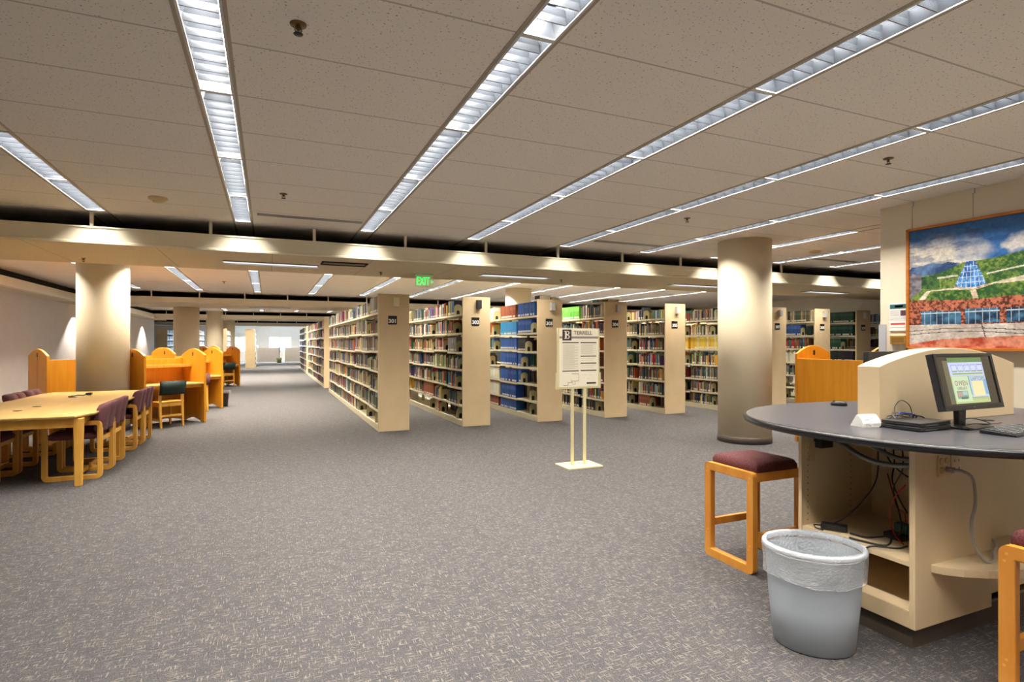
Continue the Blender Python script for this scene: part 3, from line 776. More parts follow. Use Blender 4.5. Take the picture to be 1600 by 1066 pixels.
# ------------------------------------------------------------------ long reading table and its chairs
TX, TY0, TY1, TZ = -2.375, 7.05, 10.5, .737
o = thing('reading_table', 'long pale wood reading table with cut corners, chairs along both sides', 'table', (TX, (TY0 + TY1) / 2, 0))
hx, hy, ch = .68, (TY1 - TY0) / 2, .33
def oct_(g): return [(-hx + g, -hy + ch * .9 + g * .4), (-hx + ch * .35 + g, -hy + g), (hx - ch * .35 - g, -hy + g), (hx - g, -hy + ch * .9 + g * .4), (hx - g, hy - ch * .9 - g * .4), (hx - ch * .35 - g, hy - g), (-hx + ch * .35 + g, hy - g), (-hx + g, hy - ch * .9 - g * .4)]
MB().loft([[(x, y, z) for x, y in oct_(g_)] for z, g_ in ((.702, .03), (.716, .004), (.73, 0), (TZ, .004))], smooth=False).build('table_top', M['maple'], o)
a = MB(); q = .1
a.box(-hx + q, hx - q, -hy + .05, -hy + .085, .61, .702); a.box(-hx + q, hx - q, hy - .085, hy - .05, .61, .702)
a.box(-hx + q, -hx + q + .03, -hy + .08, hy - .08, .62, .702); a.box(hx - q - .03, hx - q, -hy + .08, hy - .08, .62, .702)
a.build('apron', M['beech'], o, .003)
for sx in (-1, 1):
    for sy in (-1, 0, 1):
        if sy == 0 and sx == 0: continue
        x, y = sx * (hx - .105), sy * (hy - .085)
        MB().loft([[(x - w, y - w, z), (x + w, y - w, z), (x + w, y + w, z), (x - w, y + w, z)] for z, w in ((0, .031), (.3, .034), (.702, .04))], smooth=False).build('leg', M['beech'], o, .006)
for x, y in ((-.1, -.55), (-.14, -.98), (-.06, .62), (-.12, .95)):
    MB().lathe([(.042, TZ - .001), (.042, TZ + .003), (.0, TZ + .004)], 20, x, y, caps=False).build('grommet', M['black'], o)
o = thing('power_cable', 'short black cord lying on the reading table top', 'cord', (TX - .02, 9.55, TZ + .005))
MB().tube([(-.1, -.12, .004), (-.06, -.04, .006), (-.03, .02, .012), (.03, .06, .006), (.02, .16, .01), (.05, .2, .004)], .008, 8).build('cable', M['black'], o)
MB().box(.02, .09, .17, .24, .0, .03).build('plug', M['black'], o, .006)

def table_chair():
    t = thing('sled_chair', 'x', 'chair')
    for y in (-.265, .22):
        loop_frame(MB(), -.268, .268, 0, .632, .048, .05, y, y + .045, 'x').build('side_frame', M['beech'], t, .006)
    for x, z in ((.205, .385), (-.235, .385), (.0, .02)):
        MB().box(x, x + .03, -.22, .22, z, z + .05).build('rail', M['beech'], t, .004)
    s = MB(); rings = []
    for z, g in ((.425, .01), (.44, -.006), (.475, -.006), (.492, .02), (.498, .08)):
        rings.append([(-.245 + g, -.215 + g, z), (.2 - g, -.215 + g, z), (.2 - g, .215 - g, z), (-.245 + g, .215 - g, z)])
    s.loft(rings, smooth=False).build('seat', M['purple'], t, .012)
    for y0, y1 in ((-.255, 0.0), (0.0, .255)):
        b = MB(); rings = []
        for z, dx, g in ((.505, 0, .02), (.53, -.012, .004), (.66, 0.0, 0), (.76, .022, 0), (.80, .035, .012), (.812, .045, .035)):
            x0 = .195 + dx
            rings.append([(x0 + g * .6, y0 + g, z), (x0 + .03, y0 + g * .4, z), (x0 + .085 - g * .8, y0 + g * .5 , z), (x0 + .093 - g * .8, (y0 + y1) / 2, z), (x0 + .085 - g * .8, y1 - g * .5, z), (x0 + .03, y1 - g * .4, z), (x0 + g * .6, y1 - g, z)])
        b.loft(rings, smooth=True).build('backrest', M['purple'], t)
    return t
pr = None
for i, y in enumerate((7.705, 8.27, 9.48, 10.05)):
    lab = '%s plum sled-base chair on the aisle side of the reading table' % ('nearest', 'second', 'third', 'farthest')[i]
    if pr is None:
        pr = table_chair(); pr.location = (-1.935, y, 0); pr['label'] = lab; pr['group'] = 'plum chairs at the reading table'
    else: dup(pr, (-1.935, y, 0), 0, lab)
for i, y in enumerate((7.70, 8.28, 9.45, 10.04)):
    dup(pr, (-2.82, y, 0), pi, '%s plum sled-base chair on the wall side of the reading table' % ('nearest', 'second', 'third', 'farthest')[i])

# ------------------------------------------------------------------ study carrels
def carrel(label, x, y, rz, W=1.1, D=.72, zs=1.0, mats=('oak_v', 'oak_dark'), plain=False):
    t = thing('study_carrel', label, 'study carrel', (x, y, 0), rz, 'arched study carrels')
    m, e = M[mats[0]], M[mats[1]]
    for x0 in (0, W - .04):
        top = [(D * k / 12, (1.255 + .12 * sin(pi * k / 12)) * zs) for k in range(12, -1, -1)]
        bot = [(0, 0), (.07, 0)] + [(.07 + (D - .14) * k / 8, .075 * sin(pi * k / 8)) for k in range(1, 8)] + [(D - .07, 0), (D, 0)]
        sp = MB().prism(bot + top, 'x', x0, x0 + .04).build('side_panel', m, t, .004)
        for s in (-.004, .04):
            MB().box(x0 + s, x0 + s + .004, D / 2 - .018, D / 2 + .018, 1.235 * zs, 1.305 * zs).build('outlet', M['black'] if s < 0 or zs == 1 else M['black'], sp)
    MB().box(.04, W - .04, D - .035, D, .06, 1.185 * zs).build('back_panel', m, t, .003)
    if not plain:
        MB().box(.04, W - .04, .02, D - .035, .715, .745).build('desktop', M['maple'], t, .004)
        MB().box(.04, W - .04, D - .3, D - .035, 1.05 * zs, 1.075 * zs).build('shelf', e, t)
        MB().box(.04, W - .04, D - .315, D - .3, 1.03 * zs, 1.085 * zs).build('shelf_edge', e, t, .003)
        MB().box(.04, W - .04, .06, .075, .66, .715).build('apron', M['oak_v'], t)
    return t
A37 = R(37); wx, wy, dx_, dy_ = cos(A37), sin(A37), -sin(A37), cos(A37)
def at_foot(fx, fy, W=1.1): return fx - W * wx, fy - W * wy
for lab, fx, fy in (('oak study carrel with arched sides and green-backed chair, right of the cream column', -1.06, 11.93), ('second oak study carrel along the aisle, black bin at its foot', -.94, 14.4),
        ('farthest oak study carrel along the aisle with green-backed chair', -.885, 21.6), ('oak study carrel behind the first carrel, only its arch showing', -2.01, 14.7), ('oak study carrel left of the farthest aisle carrel', -1.6, 23.3)):
    x, y = at_foot(fx, fy); carrel(lab, x, y, A37)
cb = carrel('oak study carrel between mauve wall and cream column, seen from its back', -3.03, 13.24, A37 + pi)
MB().box(1.0995, 1.102, .357, .363, .08, 1.235).build('panel_seam', M['black'], cb)
carrel('oak study carrel right of the round column, seen over the black counter', 8.01, 4.95, R(90), 1.15, .72, 1.05)

def wood_chair(label, x, y, rz, leather='green_l'):
    t = thing('wooden_chair', label, 'chair', (x, y, 0), rz, 'leather-backed wooden chairs at the carrels')
    for sx in (-1, 1):
        f = MB().loft([[(sx * .2 - w, .2 - w, z), (sx * .2 + w, .2 - w, z), (sx * .2 + w, .2 + w, z), (sx * .2 - w, .2 + w, z)] for z, w in ((0, .014), (.2, .019), (.43, .02))], smooth=False)
        f.build('leg', M['beech'], t, .004)
        f = MB().loft([[(sx * .19 - w, yy - w, z), (sx * .19 + w, yy - w, z), (sx * .19 + w, yy + w, z), (sx * .19 - w, yy + w, z)] for z, w, yy in ((0, .015, -.22), (.25, .02, -.195), (.45, .021, -.185), (.62, .019, -.2), (.80, .016, -.235))], smooth=False)
        f.build('rear_leg', M['beech'], t, .004)
        MB().box(sx * .2 - .01, sx * .2 + .01, -.19, .19, .12, .155).build('stretcher', M['beech'], t)
    MB().box(-.18, .18, -.21, -.185, .19, .225).build('stretcher', M['beech'], t)
    MB().box(-.2, .2, .19, .21, .37, .43).build('rail', M['beech'], t); MB().box(-.19, .19, -.2, -.175, .37, .43).build('rail', M['beech'], t)
    for sx in (-1, 1): MB().box(sx * .205 - .01, sx * .205 + .01, -.18, .19, .37, .43).build('rail', M['beech'], t)
    MB().loft([[(-.225 + g, -.2 + g, z), (.225 - g, -.2 + g, z), (.23 - g, .235 - g, z), (-.23 + g, .235 - g, z)] for z, g in ((.43, .01), (.44, 0), (.452, 0), (.46, .02))], smooth=False).build('seat', M[leather] if leather == 'purple' else M['beech'], t)
    b = MB(); rings = []
    for k in range(9):
        x = -.222 + .444 * k / 8; bow = -.03 * (1 - (2 * k / 8 - 1) ** 2)
        rings.append([(x, -.225 + bow - .012, .575), (x, -.225 + bow + .012, .575), (x, -.262 + bow + .012, .815), (x, -.262 + bow - .012, .815)])
    bk = b.loft(rings).build('backrest', M[leather], t)
    s = MB()
    for k in range(15):
        x = -.21 + .42 * k / 14; bow = -.03 * (1 - (x / .222) ** 2)
        for z, yy in ((.585, -.241), (.806, -.275)): s.lathe([(.005, -.004), (.004, .004)], 6) if False else s.box(x - .005, x + .005, yy + bow - .004, yy + bow + .002, z - .005, z + .005)
    for k in range(9):
        for x in (-.218, .218): s.box(x - .004, x + .004, -.25, -.236, .6 + k * .024 - .005, .6 + k * .024 + .005)
    s.build('studs', M['black'], bk)
    return t
c1 = (-1.06 - .55 * wx + .16 * dx_ + .02, 11.93 - .55 * wy + .16 * dy_)
wood_chair('wooden chair with dark green leather back pushed up to the nearest carrel', c1[0] - .10, c1[1] - .12, A37)
wood_chair('wooden chair with plum back, half hidden in the second aisle carrel', -.94 - .76 * wx - .1 * dx_, 14.4 - .76 * wy - .1 * dy_, A37, 'purple')
wood_chair('small green-backed wooden chair at the farthest aisle carrel', -.885 - .5 * wx + .1 * dx_, 21.6 - .5 * wy + .1 * dy_, A37)
o = thing('waste_bin', 'small black waste bin at the foot of the second aisle carrel', 'bin', (-.965, 14.75, 0))
MB().loft([[(s_ * a_ * .8, s_ * b_ * .75, z) for a_, b_ in ((-1, -1), (1, -1), (1, 1), (-1, 1))] for z, s_ in ((0, .12), (.36, .155), (.36, .145), (.02, .11))], caps=False, smooth=False).quad([(-.12, -.09, .01), (.12, -.09, .01), (.12, .09, .01), (-.12, .09, .01)]).build('body', M['black'], o)
MB().loft([[(s_ * a_, s_ * b_ * .75, z) for a_, b_ in ((-1, -1), (1, -1), (1, 1), (-1, 1))] for z, s_ in ((.31, .153), (.365, .16), (.366, .145), (.3, .14))], caps=False, smooth=False).build('liner', M['film'], o)

# ------------------------------------------------------------------ far end by the windows
for i, (x0, w) in enumerate(((-1.95, .0), (-.75, 1.55), (1.15, 1.5))):
    if w == 0: continue
    o = thing('study_carrel', ('pale study carrel with arched end by the far window', 'white-fronted study carrel under the far window')[i - 1], 'study carrel', (x0, 45.6, 0), 0, 'pale carrels by the windows')
    MB().box(.05, w, 0, .04, .06, 1.12).build('back_panel', M['pale'], o)
    top = [(.75 * k / 8, 1.2 + .1 * sin(pi * k / 8)) for k in range(8, -1, -1)]
    MB().prism([(0, 0), (.75, 0)] + top, 'x', w - .05, w).build('side_panel', M['pale'], o); MB().prism([(0, 0), (.75, 0)] + top, 'x', 0, .05).build('side_panel', M['pale'], o)
    MB().box(.05, w - .05, .04, .7, .71, .74).build('desktop', M['maple'], o)
wood_chair('blue-backed chair at the far window desk, beside the aisle stacks', 2.95, 45.9, pi, 'blueseat')
o = thing('waste_bin', 'olive waste bin in front of the far pale carrels', 'bin', (.75, 45.25, 0))
MB().lathe([(.15, 0), (.19, .38), (.175, .38), (.14, .02)], 16, caps=False).build('body', mat('olive_bin', s2l(92, 92, 52), .6), o)

# ------------------------------------------------------------------ framed landscape on the picture wall
PH, PW, PY, PZ = 1.315, 1.96, 3.93, 1.40
o = thing('framed_painting', 'large framed oil landscape of glass cone, green lawns and brick building', 'painting', (6.43, PY, PZ))
f = MB(); fwid = .028
for a in ((-PW, 0, 0, fwid), (-PW, 0, PH - fwid, PH), (-fwid, 0, 0, PH), (-PW, -PW + fwid, 0, PH)):
    f.box(-.05, -.0, a[0], a[1], a[2], a[3])
f.build('frame', M['frame_o'], o, .003)
def paint():
    nx, nz = 330, 222
    U, V = np.meshgrid((np.arange(nx) + .5) / nx * PW, (np.arange(nz) + .5) / nz * PH)
    g = np.random.RandomState(3)
    def vnoise(su, sv, oct_=3):
        out = np.zeros_like(U); amp = 1; tot = 0
        for k in range(oct_):
            gr = g.rand(int(PH * sv * 2 ** k) + 3, int(PW * su * 2 ** k) + 3)
            x, y = U * su * 2 ** k, V * sv * 2 ** k; xi, yi = x.astype(int), y.astype(int); fx, fy = x - xi, y - yi
            fx, fy = fx * fx * (3 - 2 * fx), fy * fy * (3 - 2 * fy)
            out += amp * ((gr[yi, xi] * (1 - fx) + gr[yi, xi + 1] * fx) * (1 - fy) + (gr[yi + 1, xi] * (1 - fx) + gr[yi + 1, xi + 1] * fx) * fy); tot += amp; amp *= .55
        return out / tot
    def inside(poly):
        r = np.zeros(U.shape, bool); n = len(poly)
        for i in range(n):
            (xa, ya), (xb, yb) = poly[i], poly[(i + 1) % n]
            if ya == yb: continue
            c = ((ya > V) != (yb > V)) & (U < (xb - xa) * (V - ya) / (yb - ya) + xa); r ^= c
        return r
    rgb = lambda *c: np.array(s2l(*c))
    img = np.zeros((nz, nx, 3))
    def mixc(a_, b_, t): return a_[None, None] * (1 - t[..., None]) + b_[None, None] * t[..., None]
    n1, n2, n3, n4, n5 = vnoise(3, 4), vnoise(9, 12), vnoise(28, 34, 2), vnoise(6, 22), vnoise(60, 60, 2)
    t = np.clip((n1 - .40) * 5 + (1.08 - V) * .9, 0, 1) * np.clip((1.24 - V) * 5, 0, 1) * np.clip(1.25 - 1.1 * np.abs(U - .85) * (U > .55) * 0 - np.clip((U - .62) * 4, 0, .95) * np.clip(1.45 - (U - .62) * 2.4, 0, 1), 0, 1)
    img[:] = mixc(rgb(40, 104, 168), rgb(214, 206, 192), t)
    dk = np.clip((n4 - .52) * 6, 0, .5); img[:] = img * (1 - dk[..., None]) + rgb(28, 74, 128) * dk[..., None]
    def put(poly, ca, cb, nn, k=1.6):
        m_ = inside(poly); tt = np.clip((nn - .5) * k * 2 + .5, 0, 1); img[m_] = mixc(rgb(*ca), rgb(*cb), tt)[m_]
    big = lambda p: p
    put([(.0, .846), (.048, .893), (.165, .901), (.264, .919), (.347, .898), (.401, .912), (.506, .888), (.60, .80), (.347, .75), (.0, .75)], (38, 66, 108), (96, 128, 168), n2)
    wt = np.clip(1.1 - ((U - 1.03) / .17) ** 2 - ((V - 1.02) / .11) ** 2 + (n2 - .5) * 2.4, 0, 1)[..., None]; img[:] = img * (1 - wt) + rgb(214, 208, 204) * wt
    put([(.0, .79), (.151, .788), (.306, .801), (.467, .856), (.545, .89), (.694, .892), (.813, .903), (.916, .916), (1.1, .95), (1.5, .93), (1.96, .96), (1.96, .48), (0, .5)], (40, 88, 40), (118, 142, 62), n2 * .6 + n5 * .4, 2.4)
    put([(.151, .78), (.3, .79), (.33, .66), (.24, .64), (.151, .66)], (30, 66, 40), (64, 104, 52), n3)
    put([(.122, .543), (.208, .629), (.467, .643), (.754, .653), (.882, .681), (1.1, .72), (1.96, .78), (1.96, .73), (1.1, .655), (.813, .654), (.67, .611), (.48, .62), (.236, .619), (.18, .536)], (206, 190, 162), (228, 220, 200), n3)
    put([(.601, .617), (.651, .62), (.676, .518), (.626, .522)], (206, 180, 150), (226, 206, 180), n3)
    put([(.30, .765), (.5, .77), (.5, .752), (.30, .745)], (196, 190, 170), (220, 214, 200), n3)
    put([(.742, .76), (1.0, .80), (1.4, .83), (1.4, .815), (1.0, .785), (.742, .745)], (206, 200, 180), (226, 220, 206), n3)
    put([(.0, .831), (.151, .811), (.151, .633), (.0, .54)], (96, 92, 104), (136, 130, 136), n3)
    put([(.445, .665), (.62, .615), (.77, .655), (.74, .64), (.62, .60), (.46, .645)], (150, 84, 56), (196, 180, 160), n3)
    dome = [(.576, .9), (.645, .897), (.742, .661), (.68, .638), (.62, .63), (.54, .637), (.467, .665)]
    put(dome, (30, 92, 170), (86, 150, 214), n3)
    dm = inside(dome); apex = 1.22
    s_ = (U - .607) / (apex - V + 1e-6); rib = (np.abs((s_ * 14) % 1 - .5) > .43) | (np.abs((V * 19) % 1 - .5) > .44)
    img[dm & rib] = rgb(206, 222, 236)
    put([(.0, .54), (.532, .514), (.742, .513), (.894, .527), (1.3, .53), (1.96, .55), (1.96, .26), (.0, .272)], (88, 40, 30), (190, 112, 84), n5, 2.0)
    for w_ in ([(.144, .418), (.519, .406), (.525, .268), (.151, .271)], [(.557, .418), (.848, .423), (.854, .278), (.564, .274)], [(.899, .413), (1.3, .419), (1.3, .279), (.905, .281)], [(1.36, .42), (1.8, .425), (1.8, .28), (1.36, .28)]):
        put(w_, (20, 50, 78), (70, 124, 160), n2, 2)
        wm = inside(w_); img[wm & (((U * 17) % 1) < .1)] = rgb(170, 190, 200); img[wm & (np.abs(V - .39) < .006)] = rgb(180, 204, 214)
    put([(.0, .272), (1.96, .262), (1.96, .14), (1.0, .135), (.0, .06)], (196, 182, 168), (226, 216, 206), n2)
    for z_ in (.2, .165): img[(np.abs(V - z_ - .03 * np.sin(U * 3)) < .0035) & (U < 1.2)] = rgb(84, 76, 76)
    img[np.abs(U - .70 - (.27 - V) * .25) < .004] = np.where((V < .27)[..., None], rgb(84, 72, 72)[None, None], img)[np.abs(U - .70 - (.27 - V) * .25) < .004]
    put([(.0, .06), (.347, .118), (1.0, .148), (1.96, .15), (1.96, 0), (.0, 0)], (186, 70, 42), (226, 146, 118), n2, 2)
    return np.clip(img * .86 * (1 + (n3[..., None] - .5) * .3 + (n5[..., None] - .5) * .5), 0, 1), nx, nz
img, nx, nz = paint()
c = MB(); i0 = fwid
vs = [(-.03, -(PW) * i / nx, PH * j / nz) for j in range(nz + 1) for i in range(nx + 1)]
me = bpy.data.meshes.new('canvas')
fs = [(j * (nx + 1) + i, (j + 1) * (nx + 1) + i, (j + 1) * (nx + 1) + i + 1, j * (nx + 1) + i + 1) for j in range(nz) for i in range(nx)]
me.from_pydata(vs, [], fs); me.materials.append(M['paint'])
at = me.color_attributes.new('Col', 'FLOAT_COLOR', 'CORNER')
buf = np.ones((nz * nx, 4, 4), np.float32); buf[:, :, :3] = img.reshape(-1, 1, 3); at.data.foreach_set('color', buf.ravel())
cv = bpy.data.objects.new('canvas', me); COL.objects.link(cv); cv.parent = o
for y, lab in ((-.045, ''), (-.62, '')):
    MB().cyl((-.012, y, PH - .01), (-.012, y, CEIL - PZ), .0022, 6).build('hanging_wire', M['steel'], o)
    MB().box(-.02, 0, y - .012, y + .012, CEIL - PZ - .05, CEIL - PZ).build('hook', M['rim'], o)

o = thing('information_poster', 'small white information sheet on the wall left of the painting', 'poster', (6.43, 4.04, 1.77))
MB().box(-.012, 0, -.1, .09, -.155, .155).build('sheet', M['white'], o)
g = MB()
def wbar(y0, y1, z0, z1, mi): g.quad([(-.0128, y1, z0), (-.0128, y0, z0), (-.0128, y0, z1), (-.0128, y1, z1)], mi)
wbar(-.09, .085, .09, .14, 0); wbar(-.06, .03, .105, .128, 1); wbar(-.09, -.03, .01, .07, 3); wbar(-.08, .075, -.09, -.068, 1)
for i in range(6): wbar(-.02, .082, .068 - i * .011, .071 - i * .011, 2)
for i in range(4): wbar(-.09, .082, -.005 - i * .012, -.002 - i * .012, 2)
wbar(-.09, .085, -.118, -.114, 2)
g.build('printed_blocks', [mat('teal_ink', s2l(44, 96, 96), .6), mat('coral_ink', s2l(206, 84, 74), .6), M['inkg'], mat('plum_ink', s2l(86, 56, 72), .6)], o)
o = thing('brass_plaque', 'small brass-coloured framed plaque under the information sheet', 'plaque', (6.43, 4.03, 1.513))
MB().box(-.03, 0, -.085, .085, -.047, .047).build('frame', M['gold'], o, .003)
MB().box(-.0315, -.029, -.065, .065, -.03, .03).build('face', mat('plaque_face', s2l(150, 112, 52), .4, .4), o)

# ------------------------------------------------------------------ computer kiosk
KX, KY, KZ, KA, KB = 3.689, 2.075, 1.0276, 1.118, .983
U = .87
def T(x, y, z=.96):      # a spot on the counter, laid out from its centre
    return (KX + U * (x - 4.24), KY + U * (y - 2.385), KZ + U * (z - .96))
o = kiosk = thing('computer_kiosk', 'oval computer counter with black edge, cream arched divider and open cabinet', 'computer counter', (KX, KY, 0))
def outline(g, n=96, e=2.25):
    p = []
    for k in range(n):
        t = 2 * pi * k / n; c_, s_ = cos(t), sin(t)
        p.append(((KA - g) * math.copysign(abs(c_) ** (2 / e), c_), (KB - g) * math.copysign(abs(s_) ** (2 / e), s_)))
    return p
ct = MB(); p = outline(.022); ct.quad([(x, y, KZ) for x, y in p]); ct.build('countertop', M['counter'], o)
MB().loft([[(x, y, z) for x, y in outline(g)] for z, g in ((KZ, .022), (KZ - .002, .010), (KZ - .010, .002), (KZ - .022, 0), (KZ - .034, .004), (KZ - .042, .02))], caps=False).build('edge_band', mat('black_edge', (.012, .012, .014), .25), o)
us = MB(); us.quad([(x, y, KZ - .042) for x, y in reversed(outline(.02))]); us.build('underside', M['dkgrey'], o)
L_ = lambda x, y: (x - KX, y - KY)
# arched divider
px0, px1, py0, py1 = -.646, .648, -.0635, .061
top = [(px0 + (px1 - px0) * k / 20, 1.351 + .099 * sin(pi * k / 20) ** .9) for k in range(20, -1, -1)]
MB().prism([(px0, KZ), (px1, KZ)] + top, 'y', py0, py1).build('divider', M['cream'], o, .003)
# open cabinet
cx0, cx1, cy0, cy1 = 2.83 - KX, 3.46 - KX, 1.70 - KY, 2.345 - KY
MB().box(cx0, cx1, cy0, cy0 + .028, .105, .984).build('side_panel', M['cream'], o, .002)
fp = MB().box(cx0, cx1, cy1 - .022, cy1, .105, .984).build('side_panel', M['cream'], o, .002)
ph = MB()
for x in (.05, .42):
    for k in range(19): ph.box(cx0 + x - .003, cx0 + x + .003, cy1 - .0226, cy1 - .021, .24 + k * .035, .247 + k * .035)
ph.build('pin_holes', M['kickb'], fp)
MB().box(cx1 - .02, cx1, cy0 + .028, cy1 - .022, .105, .984).build('back_panel', M['cream'], o)
MB().box(cx1 - .16, cx1 - .02, cy0 + .30, cy0 + .32, .43, .984).build('inner_divider', M['cream'], o)
MB().box(cx0 + .004, cx1 - .02, cy0 + .028, cy1 - .022, .40, .425).build('shelf', M['cream'], o, .002)
MB().box(cx0 + .02, cx1 - .02, cy0 + .028, cy1 - .022, .155, .175).build('bottom_shelf', M['cream'], o)
MB().box(cx0, cx0 + .02, cy0 + .028, cy1 - .022, .105, .19).build('bottom_rail', M['cream'], o, .003)
MB().prism([(cx0 + .03, cy1), (cx0 + .03, cy0 + .03), (cx1 + .8, cy0 + .03), (cx1 + .8, cy0 + .05), (cx0 + .05, cy0 + .05), (cx0 + .05, cy1)], 'z', 0, .105).build('toe_kick', M['kickb'], o)
MB().box(cx1, cx1 + .018, cy0 + .06, cy0 + .3, .105, .984).build('recess_shade', M['kickb'], o)  # dark strip put in as the shade of the gap beside the cabinet
MB().box(cx1 + .02, 4.3 - KX, cy0 + .09, cy0 + .115, .105, .984).build('knee_panel', M['cream'], o, .002)
MB().box(cx1, 4.3 - KX, cy0 + .3, cy1, .02, .984).build('core', M['cream'], o)
MB().box(4.1 - KX, 4.4 - KX, cy0 + .1, cy1 + .2, .02, .984).build('side_panel', M['cream'], o)
MB().box(3.9 - KX, 3.93 - KX, .08, .75, .02, .984).build('side_panel', M['cream'], o)
# curved low shelf
cur = [(2.95, 1.70), (2.975, 1.655), (3.03, 1.60), (3.12, 1.545), (3.25, 1.49), (3.40, 1.45), (3.58, 1.42), (3.8, 1.42), (3.8, 1.79), (3.48, 1.79), (3.48, 1.70)]
MB().prism([L_(*q) for q in cur], 'z', .365, .405).build('corner_shelf', M['cream'], o, .003)
# outlets on the cabinet side
ou = MB().box(3.0 - KX, 3.085 - KX, cy0 - .008, cy0, .825, .93).build('outlet_plate', M['outlet'], o, .002)
q = MB()
for x in (3.022, 3.063):
    for z in (.857, .901): q.lathe([(.0165, 0), (.0165, .003)], 16) if False else q.tube([(x - KX, cy0 - .008, z), (x - KX, cy0 - .012, z)], .0165, 14)
q.build('socket', mat('socket_tan', s2l(196, 164, 112), .4), ou)
ou2 = MB().box(3.105 - KX, 3.19 - KX, cy0 - .006, cy0, .825, .93).build('outlet_plate', M['cream'], o, .002)
q = MB()
for x in (3.13, 3.165):
    for z in (.855, .895): q.box(x - .003 - KX, x + .003 - KX, cy0 - .0072, cy0 - .0058, z - .006, z + .006)
q.build('slots', M['kickb'], ou2)
jb = MB().box(cx0 + .10, cx0 + .2, cy1 - .07, cy1 - .022, .87, .984).build('junction_box', M['dkgrey'], o)
MB().box(cx0 + .05, cx0 + .1, cy1 - .03, cy1 - .022, .79, .905).build('outlet_plate', M['outlet'], o)

def cord(name, label, pts, r, m, group=None, n=8, ripple=0, sub=6):
    """A smooth cord through the given points (Catmull-Rom)."""
    P = [Vector(p) for p in pts]; P = [P[0] * 2 - P[1]] + P + [P[-1] * 2 - P[-2]]; out = []
    for i in range(1, len(P) - 2):
        for k in range(sub):
            t = k / sub; a, b_, c_, d_ = P[i - 1], P[i], P[i + 1], P[i + 2]
            out.append(.5 * ((2 * b_) + (c_ - a) * t + (2 * a - 5 * b_ + 4 * c_ - d_) * t * t + (3 * b_ - a - 3 * c_ + d_) * t ** 3))
    out.append(P[-2])
    ob = MB().tube(out, r, n, ripple=ripple).build(name, m)
    return tag(ob, label, 'cord', group)
G = 'cords around the computer counter'
cord('conduit', 'grey ribbed metal conduit sagging under the counter edge', [(3.02, 2.27, .925), (2.98, 2.17, .905), (2.95, 2.05, .865), (2.94, 1.93, .85), (2.95, 1.82, .86), (2.97, 1.74, .885)], .0125, M['steel'], G, 10, .22, 14)
cord('conduit', 'smooth grey conduit above the ribbed one under the counter', [(3.05, 2.14, .965), (3.03, 2.02, .91), (3.02, 1.91, .88), (3.02, 1.78, .885)], .012, M['steel'], G, 10)
cord('power_cable', 'black cord hanging across the open cabinet to the power adapter', [(3.1, 2.06, .97), (3.08, 2.05, .74), (3.03, 2.1, .60), (2.97, 2.16, .50), (2.9, 2.22, .435)], .004, M['black'], G)
cord('power_cable', 'black cord looping from the power adapter along the cabinet shelf', [(2.93, 2.1, .436), (2.96, 2.02, .434), (3.0, 1.93, .46), (2.93, 1.9, .434), (2.88, 2.0, .433), (2.87, 2.06, .432)], .005, M['black'], G)
cord('power_cable', 'black cord running over the cabinet shelf edge and looping below', [(3.0, 1.84, .44), (2.92, 1.84, .44), (2.84, 1.92, .436), (2.815, 1.94, .40), (2.815, 1.93, .33), (2.82, 1.96, .29), (2.85, 2.0, .30), (2.88, 2.03, .33)], .005, M['black'], G)
cord('network_cable', 'red cord hanging in a big loop inside the cabinet', [(3.05, 1.88, .74), (3.04, 1.93, .66), (3.04, 1.955, .56), (3.04, 1.93, .47), (3.02, 1.87, .435)], .0035, M['red_c'], G)
cord('network_cable', 'red cord stretched across the back of the cabinet', [(3.40, 2.2, .70), (3.38, 2.15, .58), (3.25, 2.05, .555), (3.12, 1.93, .57), (3.02, 1.86, .56)], .0035, M['red_c'], G)
cord('power_cable', 'black cord crossing the cabinet from upper left to lower right', [(3.2, 2.05, .97), (3.15, 2.0, .83), (3.1, 1.98, .74), (3.06, 1.92, .66), (3.0, 1.84, .61)], .004, M['black'], G)
cord('power_cable', 'black cord drooping behind the conduit', [(3.2, 2.1, .93), (3.16, 2.04, .84), (3.1, 1.95, .80), (3.02, 1.85, .79)], .004, M['black'], G)
cord('power_cable', 'black cord dangling straight down beside the red loop in the cabinet', [(3.1, 1.93, .96), (3.06, 1.90, .82), (3.08, 1.96, .70), (3.05, 1.91, .58), (3.03, 1.89, .5), (3.05, 1.94, .434)], .004, M['black'], G)
cord('power_cable', 'thick grey cord plugged into the outlet and looping to the low shelf', [(3.064, 1.675, .858), (3.075, 1.63, .86), (3.12, 1.61, .82), (3.15, 1.615, .70), (3.135, 1.625, .60), (3.15, 1.62, .50), (3.20, 1.6, .42), (3.27, 1.60, .412), (3.36, 1.645, .42), (3.45, 1.68, .44), (3.475, 1.74, .48)], .0075, M['grey_c'], G)
o = thing('wall_plug', 'grey plug in the lower right socket of the tan outlet', 'plug', (3.064, 1.688, .858)); MB().box(-.014, .014, -.026, .0, -.012, .012).build('body', M['grey_c'], o, .004)
o = thing('power_adapter', 'black power adapter lying on the cabinet shelf', 'power adapter', (2.925, 2.19, .426), .6)
MB().box(-.03, .03, -.065, .065, 0, .034).build('body', M['black'], o, .006); MB().tube([(0, .065, .016), (-.02, .1, .02), (-.05, .09, .012), (-.06, .05, .008)], .004, 6).build('lead', M['black'], o)
o = thing('network_switch', 'small dark network box tangled in cords at the cabinet back', 'network box', (3.13, 1.96, .426)); MB().box(-.06, .06, -.05, .05, 0, .03).build('body', M['black'], o, .003); MB().box(.0, .05, -.04, .03, .03, .075).build('green_module', mat('dull_green', s2l(60, 96, 90), .5), o)

